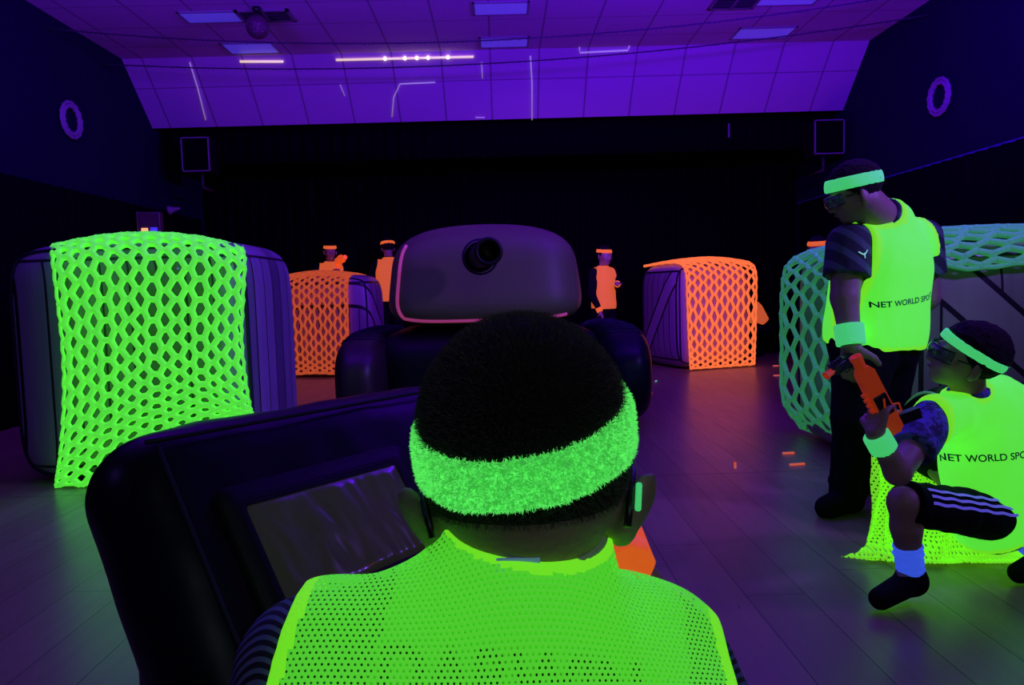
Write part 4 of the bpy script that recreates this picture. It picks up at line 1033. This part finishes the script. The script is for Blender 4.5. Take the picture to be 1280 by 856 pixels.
def ntorso(g,off,k=0.05):
    g.ell(Jf['pelvis'],V(0.125,0.095,0.10),TR,k,off=off); g.ell(Jf['pelvis'].lerp(Jf['chest'],0.5),V(0.12,0.09,0.13),TR,k,off=off)
    g.ell(Jf['chest'],V(0.148,0.10,0.155),TR,k,off=off)
    g.cone(Jf['shL'].lerp(Jf['shR'],0.06),Jf['shR'].lerp(Jf['shL'],0.06),0.043,0.043,k,off=off)
    nb = Jf['neck']+V(0,-0.012,-0.022)
    g.cone(nb,Jf['shL'].lerp(nb,0.15)+V(0,0,0.010),0.047,0.032,0.04,off=off); g.cone(nb,Jf['shR'].lerp(nb,0.15),0.036,0.026,0.04,off=off)
g = G(0.03); ntorso(g,-0.004)
g.cone(Jf['neck']-spine*0.03,hc+hR@V(0,-0.018,-0.04),0.052,0.053,0.015)
for q in 'LR':
    g.cone(Jf['sh'+q],Jf['el'+q],0.042,0.036,0.02); g.cone(Jf['el'+q],Jf['wr'+q],0.034,0.025,0.015)
    hand_prims(g,Jf['wr'+q],Jf['hd'+q],Jf['pn'+q],1 if q=='L' else -1,0.75,0.95)
    g.cone(Jf['hip'+q],Jf['kn'+q],0.075,0.052,0.04); g.cone(Jf['kn'+q],Jf['an'+q],0.050,0.034,0.03); g.cone(Jf['an'+q],Jf['toe'+q],0.033,0.026,0.02)
def HP(x,y,z): return hc+hR@Vector((x,y,z))
head_skin(g,hc,hR,hs,True,noears=True)
g.ell(HP(0,-0.038,-0.010),V(0.063,0.048,0.052),hR,0.03)
# ears: rim, bowl and lobe
for q in (-1,1):
    Er = hR@Matrix.Rotation(q*R(33),3,'Y')@Matrix.Rotation(q*R(-40),3,'Z')
    g.ell(HP(q*0.080,-0.020,-0.037),V(0.0090,0.019,0.031),Er,0.004)
    g.ell(HP(q*0.072,-0.006,-0.058),V(0.009,0.012,0.013),Er,0.006)
g.build('body','skin',NP,0.005,relax=2)
# cropped hair cap
hg = G(0.01); hg.ell(HP(0,-0.014,0.030),V(0.078,0.096,0.083),hR,0.01,off=0.002); hg.ell(HP(0,-0.038,-0.010),V(0.0635,0.048,0.052),hR,0.03,off=0.0015)
hg.clip(HP(0,0.055,0.045),hR@V(0,0.8,-0.6)); hg.clip(HP(0,-0.03,-0.026),hR@V(0,0.2,-1))
hair = hg.build('hair','hair',NP,0.005,relax=2)
# terry headband
bt = hR@Matrix.Rotation(R(21),3,'X')@Matrix.Rotation(R(-6),3,'Y'); bn = bt@V(0,0,1); bc = HP(0,0,0.034)
bg = G(0.008); bg.ell(HP(0,-0.014,0.030),V(0.0785,0.097,0.084),hR,0.01,off=0.0055); bg.ell(HP(0,-0.040,-0.006),V(0.065,0.050,0.055),hR,0.03,off=0.0035)
bg.clip(bc+bn*0.0175,bn); bg.clip(bc-bn*0.0175,-bn)
band = bg.build('headband','terry',NP,0.0035,wob=0.0012,wf=60,relax=3,stretch=(1,1,1))
def fuzz(target, n, length, width, name, m, seed, lean=V(0,0,0), pred=None, curl=0.5):
    rnd = random.Random(seed); me = target.data; polys = [p for p in me.polygons if pred is None or pred(p)]
    ws = [p.area for p in polys]; pick = rnd.choices(polys,ws,k=n); vs = []; fs = []
    for p in pick:
        v = [me.vertices[i].co for i in p.vertices]; a,b_ = rnd.random(),rnd.random()
        c = v[0].lerp(v[1],a).lerp(v[3 if len(v)>3 else 2].lerp(v[2],a),b_)
        d = (p.normal+lean+Vector((rnd.uniform(-1,1),rnd.uniform(-1,1),rnd.uniform(-1,1)))*curl).normalized()*length*rnd.uniform(0.6,1.2)
        s_ = d.cross(Vector((rnd.uniform(-1,1),rnd.uniform(-1,1),rnd.uniform(-1,1)))).normalized()*width; k = len(vs)
        mid = c+d*0.6+s_*curl*1.5
        vs += [c-s_-d*0.15,c+s_-d*0.15,mid+s_*0.7,mid-s_*0.7,c+d]; fs += [(k,k+1,k+2,k+3),(k+3,k+2,k+4)]
    o = mesh(name,vs,fs,m,target,False); o['kind'] = 'stuff'; return o
fuzz(hair,42000,0.0048,0.00022,'hair_fuzz','hair_strand',3,curl=0.45)
fuzz(band,42000,0.0032,0.00045,'terry_loops','terry_loop',4,curl=0.9)
# striped shirt, print, mesh bib
g = G(0.03); ntorso(g,0.002)
for q in 'LR':
    e = Jf['sh'+q].lerp(Jf['el'+q],0.72); dv = (Jf['el'+q]-Jf['sh'+q]).normalized(); g.cone(Jf['sh'+q],e+dv*0.04,0.053,0.054,0.03,clips=[(e,dv)])
ntp = hc+hR@V(0,-0.018,-0.04); nk0 = Jf['neck']-spine*0.02; nkd = (ntp-nk0).normalized(); g.cone(nk0,nk0+nkd*0.08,0.0575,0.0565,0.03,clips=[(nk0+nkd*0.050,nkd)]); g.clip(Jf['pelvis']-spine*0.08,-spine)
def shirt_post(me):
    for p in me.polygons:
        c = p.center
        if (c-Jf['shL']).dot(side) > 0.045 and (c-Jf['shR']).dot(side) < -0.035: p.material_index = 1
shirt = g.build('shirt',['striped','white_shirt'],NP,0.005,post=shirt_post,wob=0.003,wf=20)
g = G(0.03); g.ell(Jf['pelvis']-V(0,0,0.02),V(0.13,0.10,0.10),TR,0.05,off=0.006)
for q in 'LR': g.cone(Jf['hip'+q],Jf['kn'+q],0.085,0.060,0.04,off=0.002); g.cone(Jf['kn'+q],Jf['an'+q],0.058,0.045,0.03)
g.clip(V(0,0,0.003),V(0,0,-1)); g.build('trousers','black_cloth',NP,0.01,wob=0.004)
for q in 'LR':
    sg = G(0.02); sg.cone(Jf['an'+q]+V(0,0,0.0),Jf['toe'+q],0.040,0.031,0.02); sg.clip(V(0,0,0.002),V(0,0,-1)); sg.build('shoe','black_cloth',NP,0.008)
g = G(0.025); ntorso(g,0.0075)
hp = Jf['pelvis']-spine*0.06; g.clip(hp,-spine); cuts = [(hp,-spine)]
for sg_,q in ((-1,'L'),(1,'R')):
    p_ = Jf['sh'+q]+side*sg_*(0.018 if sg_<0 else 0.036); n_ = (side*sg_+spine*(-0.04 if sg_<0 else 0.42)).normalized(); g.clip(p_,n_); cuts.append((p_,n_))
nct = (nk0+nkd*0.046,(nkd+side*0.10).normalized()); g.cone(nk0,nk0+nkd*0.08,0.0625,0.0605,0.035,clips=[nct]); cuts.append(nct)
for q in 'LR': g.cone(Jf['sh'+q],Jf['sh'+q].lerp(Jf['el'+q],0.15),0.0595,0.0605,0.03)
def post(me):
    for p in me.polygons:
        if any(-0.010 < (p.center-a).dot(n) and (n is not nct[1] or (p.center-nk0).cross(nkd).length < 0.0655) for a,n in cuts): p.material_index = 1
nbib = g.build('bib',['bib_mesh','bib_hem'],NP,0.004,wob=0.0035,wf=11,post=post,relax=2)
pts,fs_ = text2d('DARWIN',0.046,0.0012,0.008)
nb_ = (V(0,-0.8,0.6)); ax_ = V(1,0,-0.10).normalized(); ay_ = (V(0,0.55,0.84)-ax_*V(0,0.55,0.84).dot(ax_)).normalized()
project_mesh('print',pts,fs_,at(645,846,0.46),ax_,ay_,shirt,shirt,'print',0.0022,reach=0.12)
# care label at the collar
p = at(648,709,0.496)
b = MB(); b.box((0,0,0),(0.030,0.0012,0.016),frame(V(0,1,0.3)),bev=0.0004)
lb = b.build('neck_label','label_blue',NP,False); lb.location = p-PL(NP)
for q in (-1,1):
    b = MB(); b.tube([HP(q*0.081,0.06,0.0),HP(q*0.086,0.02,-0.004),HP(q*0.081,-0.02,-0.012),HP(q*0.074,-0.042,-0.030),HP(q*0.070,-0.050,-0.046)],0.0030,8)
    b.v = [v-PL(NP) for v in b.v]; gt = b.build('goggle_temple','black',NP)
    if q < 0: continue
    b = MB(); b.tube([HP(q*0.0815,-0.030,-0.018),HP(q*0.077,-0.046,-0.034)],0.0024,6)
    b.v = [v-PL(NP)+V(0.0015,-0.003,0) for v in b.v]; b.build('temple_insert','terry_mint',gt)
goggles(NP,hc,hR,1.0,False); face_bits(NP,hc,hR,1.0)
# blaster of the near child
p = at(776,697,0.82); fx = V(-0.12,0.95,0.12).normalized(); yy = V(0,0,1).cross(fx).normalized()
T = Matrix((fx,yy,fx.cross(yy))).transposed().to_4x4(); T.translation = p+fx*0.10
nbst = blaster('toy_blaster',T,'bright orange toy blaster held up beside the near child\'s neck','blaster_bright','blaster_orange',scale=1.25)
b = MB(); b.lathe([(0.0001,-0.14),(0.026,-0.14),(0.031,-0.13),(0.031,-0.09),(0.022,-0.08)],(0,0,0.008),V(1,0,0),8); T3 = T.to_3x3()*1.0
b.v = [T3@v for v in b.v]; b.build('rear_cap','blaster_bright',nbst,True,0.6)

# ================================================================== BOLSTER AND MESH COVER
bo = empty('inflatable_bolster',(2.0,2.88,0),0,'dark round inflatable bolster behind the squatting child','inflatable bunker')
g = G(0.02); g.cone((1.84,2.88,0.29),(2.50,2.88,0.29),0.285,0.285)
g.build('body','navy_vinyl',bo,0.02,relax=2)
b = MB()
for xx,rr in ((1.84,0.288),(1.70,0.252)): b.tube([V(xx-2.0,math.cos(a_)*rr,0.29+math.sin(a_)*rr) for a_ in [2*math.pi*i/36 for i in range(36)]],0.006,6,closed=True)
b.build('piping',fluo('pale_green_piping',(0.3,0.6,0.35),(0.2,0.9,0.4),0.10),bo)
C = [[at(1092,540,2.60),at(1120,548,2.59),at(1160,556,2.585),at(1230,562,2.58),at(1300,566,2.58)],
     [at(1089,580,2.59),at(1120,584,2.58),at(1165,588,2.575),at(1230,592,2.57),at(1300,596,2.57)],
     [at(1086,630,2.57),at(1116,628,2.57),at(1165,630,2.56),at(1230,640,2.56),at(1300,650,2.56)],
     [at(1083,676,2.60),at(1112,672,2.60),at(1165,666,2.58),at(1230,672,2.58),at(1310,684,2.56)],
     [at(1070,688,2.56),at(1112,690,2.52),at(1165,692,2.51),at(1230,696,2.5),at(1300,700,2.48)],
     [at(1052,697,2.56),at(1112,706,2.50),at(1165,709,2.47),at(1230,712,2.46),at(1300,714,2.44)]]
for r_ in C[4:]:
    for i,p in enumerate(r_): p.z = max(0.012,min(p.z,0.03))
Sx = grid_surf(C); vs = []; fs = []; nu_,nv_ = 70,60
for j in range(nv_+1):
    for i in range(nu_+1):
        p = Sx(i/nu_,j/nv_); v_ = j/nv_
        q = Vector((i/nu_*9,v_*3.5,0)); p = p+V(0,-1,0.25)*(noise.noise(q)*0.035+abs(noise.noise(q*2))*0.015)*min(1,v_*3); p.z = max(p.z,0.008+0.012*abs(noise.noise(q*3))); vs.append(p)
for j in range(nv_):
    for i in range(nu_): k = j*(nu_+1)+i; fs.append((k,k+1,k+nu_+2,k+nu_+1))
o = mesh('mesh_cover',vs,fs,'cover_mesh'); so = o.modifiers.new('t','SOLIDIFY'); so.thickness = 0.003
tag(o,'yellow-green perforated mesh cloth hanging onto the floor behind the squatting child','cloth')

# ================================================================== DARTS
def dart(px,py,ang,label,m='dart',stand=False,L=0.072):
    p = atz(px,py,0.0065); t = empty('foam_dart',(p.x,p.y,0.0065 if not stand else 0),R(ang),label,'foam dart','foam darts on the floor')
    ax = V(1,0,0) if not stand else V(0,0,1); c = V(-L/2,0,0) if not stand else V(0,0,0.001)
    b = MB(); b.lathe([(0.0001,0),(0.0062,0),(0.0062,L*0.8)],c,ax,12); b.build('foam',m,t)
    b = MB(); b.lathe([(0.0062,L*0.8),(0.0066,L*0.84),(0.0064,L*0.95),(0.0001,L)],c,ax,12); b.build('tip',m if m!='dart' else 'blaster_bright',t)
dart(820,476,60,'pale green foam dart near the right side of the tank','dart_green',L=0.05)
dart(811,491,5,'orange foam dart beside the right edge of the tank')
dart(970,457,5,'orange foam dart behind the others, right of the orange net')
dart(972,469,3,'pink-orange foam dart touching the left edge of the darker green net',L=0.09)
dart(986,566,2,'orange foam dart by the foot of the right green crate, farther of two')
dart(997,580,8,'orange foam dart by the foot of the right green crate, nearer of two',L=0.09)
dart(919,584,0,'small dart standing upright on the open floor',stand=True,L=0.035,m='dart')

# ================================================================== LIGHT
w = bpy.data.worlds.new('world'); SC.world = w; w.use_nodes = True; w.node_tree.nodes['Background'].inputs[0].default_value = (0,0,0,1); w.node_tree.nodes['Background'].inputs[1].default_value = 0
def area(name, loc, aim, size, power, col, sy=None):
    l = bpy.data.lights.new(name,'AREA'); l.energy = power; l.color = col; l.size = size
    if sy: l.shape = 'RECTANGLE'; l.size_y = sy
    o = bpy.data.objects.new(name,l); COL.objects.link(o); o.location = loc
    o.rotation_euler = (Vector(aim)-Vector(loc)).to_track_quat('-Z','Y').to_euler(); return o
UV = (0.125,0.0,1.0)
area('uv_lamp_right',(2.3,3.9,2.66),(2.1,4.7,3.64),0.5,200,UV,0.2)
area('uv_lamp_middle',(0.2,3.9,2.66),(0.2,4.5,3.64),0.5,45,UV,0.2)
area('uv_lamp_left',(-2.4,3.9,2.66),(-2.3,4.4,3.64),0.5,85,(0.16,0.0,1.0),0.2)
la_ = area('uv_lamp_side_left',(-3.4,0.4,2.6),(-1.6,4.5,0.8),0.4,8,(0.24,0.12,1.0),0.2)
la_.data.size = 0.16; la_.data.size_y = 0.16
la_ = area('uv_lamp_side_right',(3.6,1.6,2.6),(-1.4,4.9,0.7),0.4,22,(0.24,0.08,1.0),0.2)
la_.data.spread = R(80)
lb_ = area('uv_lamp_back',(0.5,4.4,3.1),(0.5,9.4,0.7),0.4,16,(0.30,0.06,1.0),0.2); lb_.data.spread = R(60)
area('fill_light_near',(0.9,-1.6,2.3),(0.3,2.0,0.0),1.2,8,(0.62,0.74,0.90))  # added neutral fill behind the viewpoint, no lamp of the hall
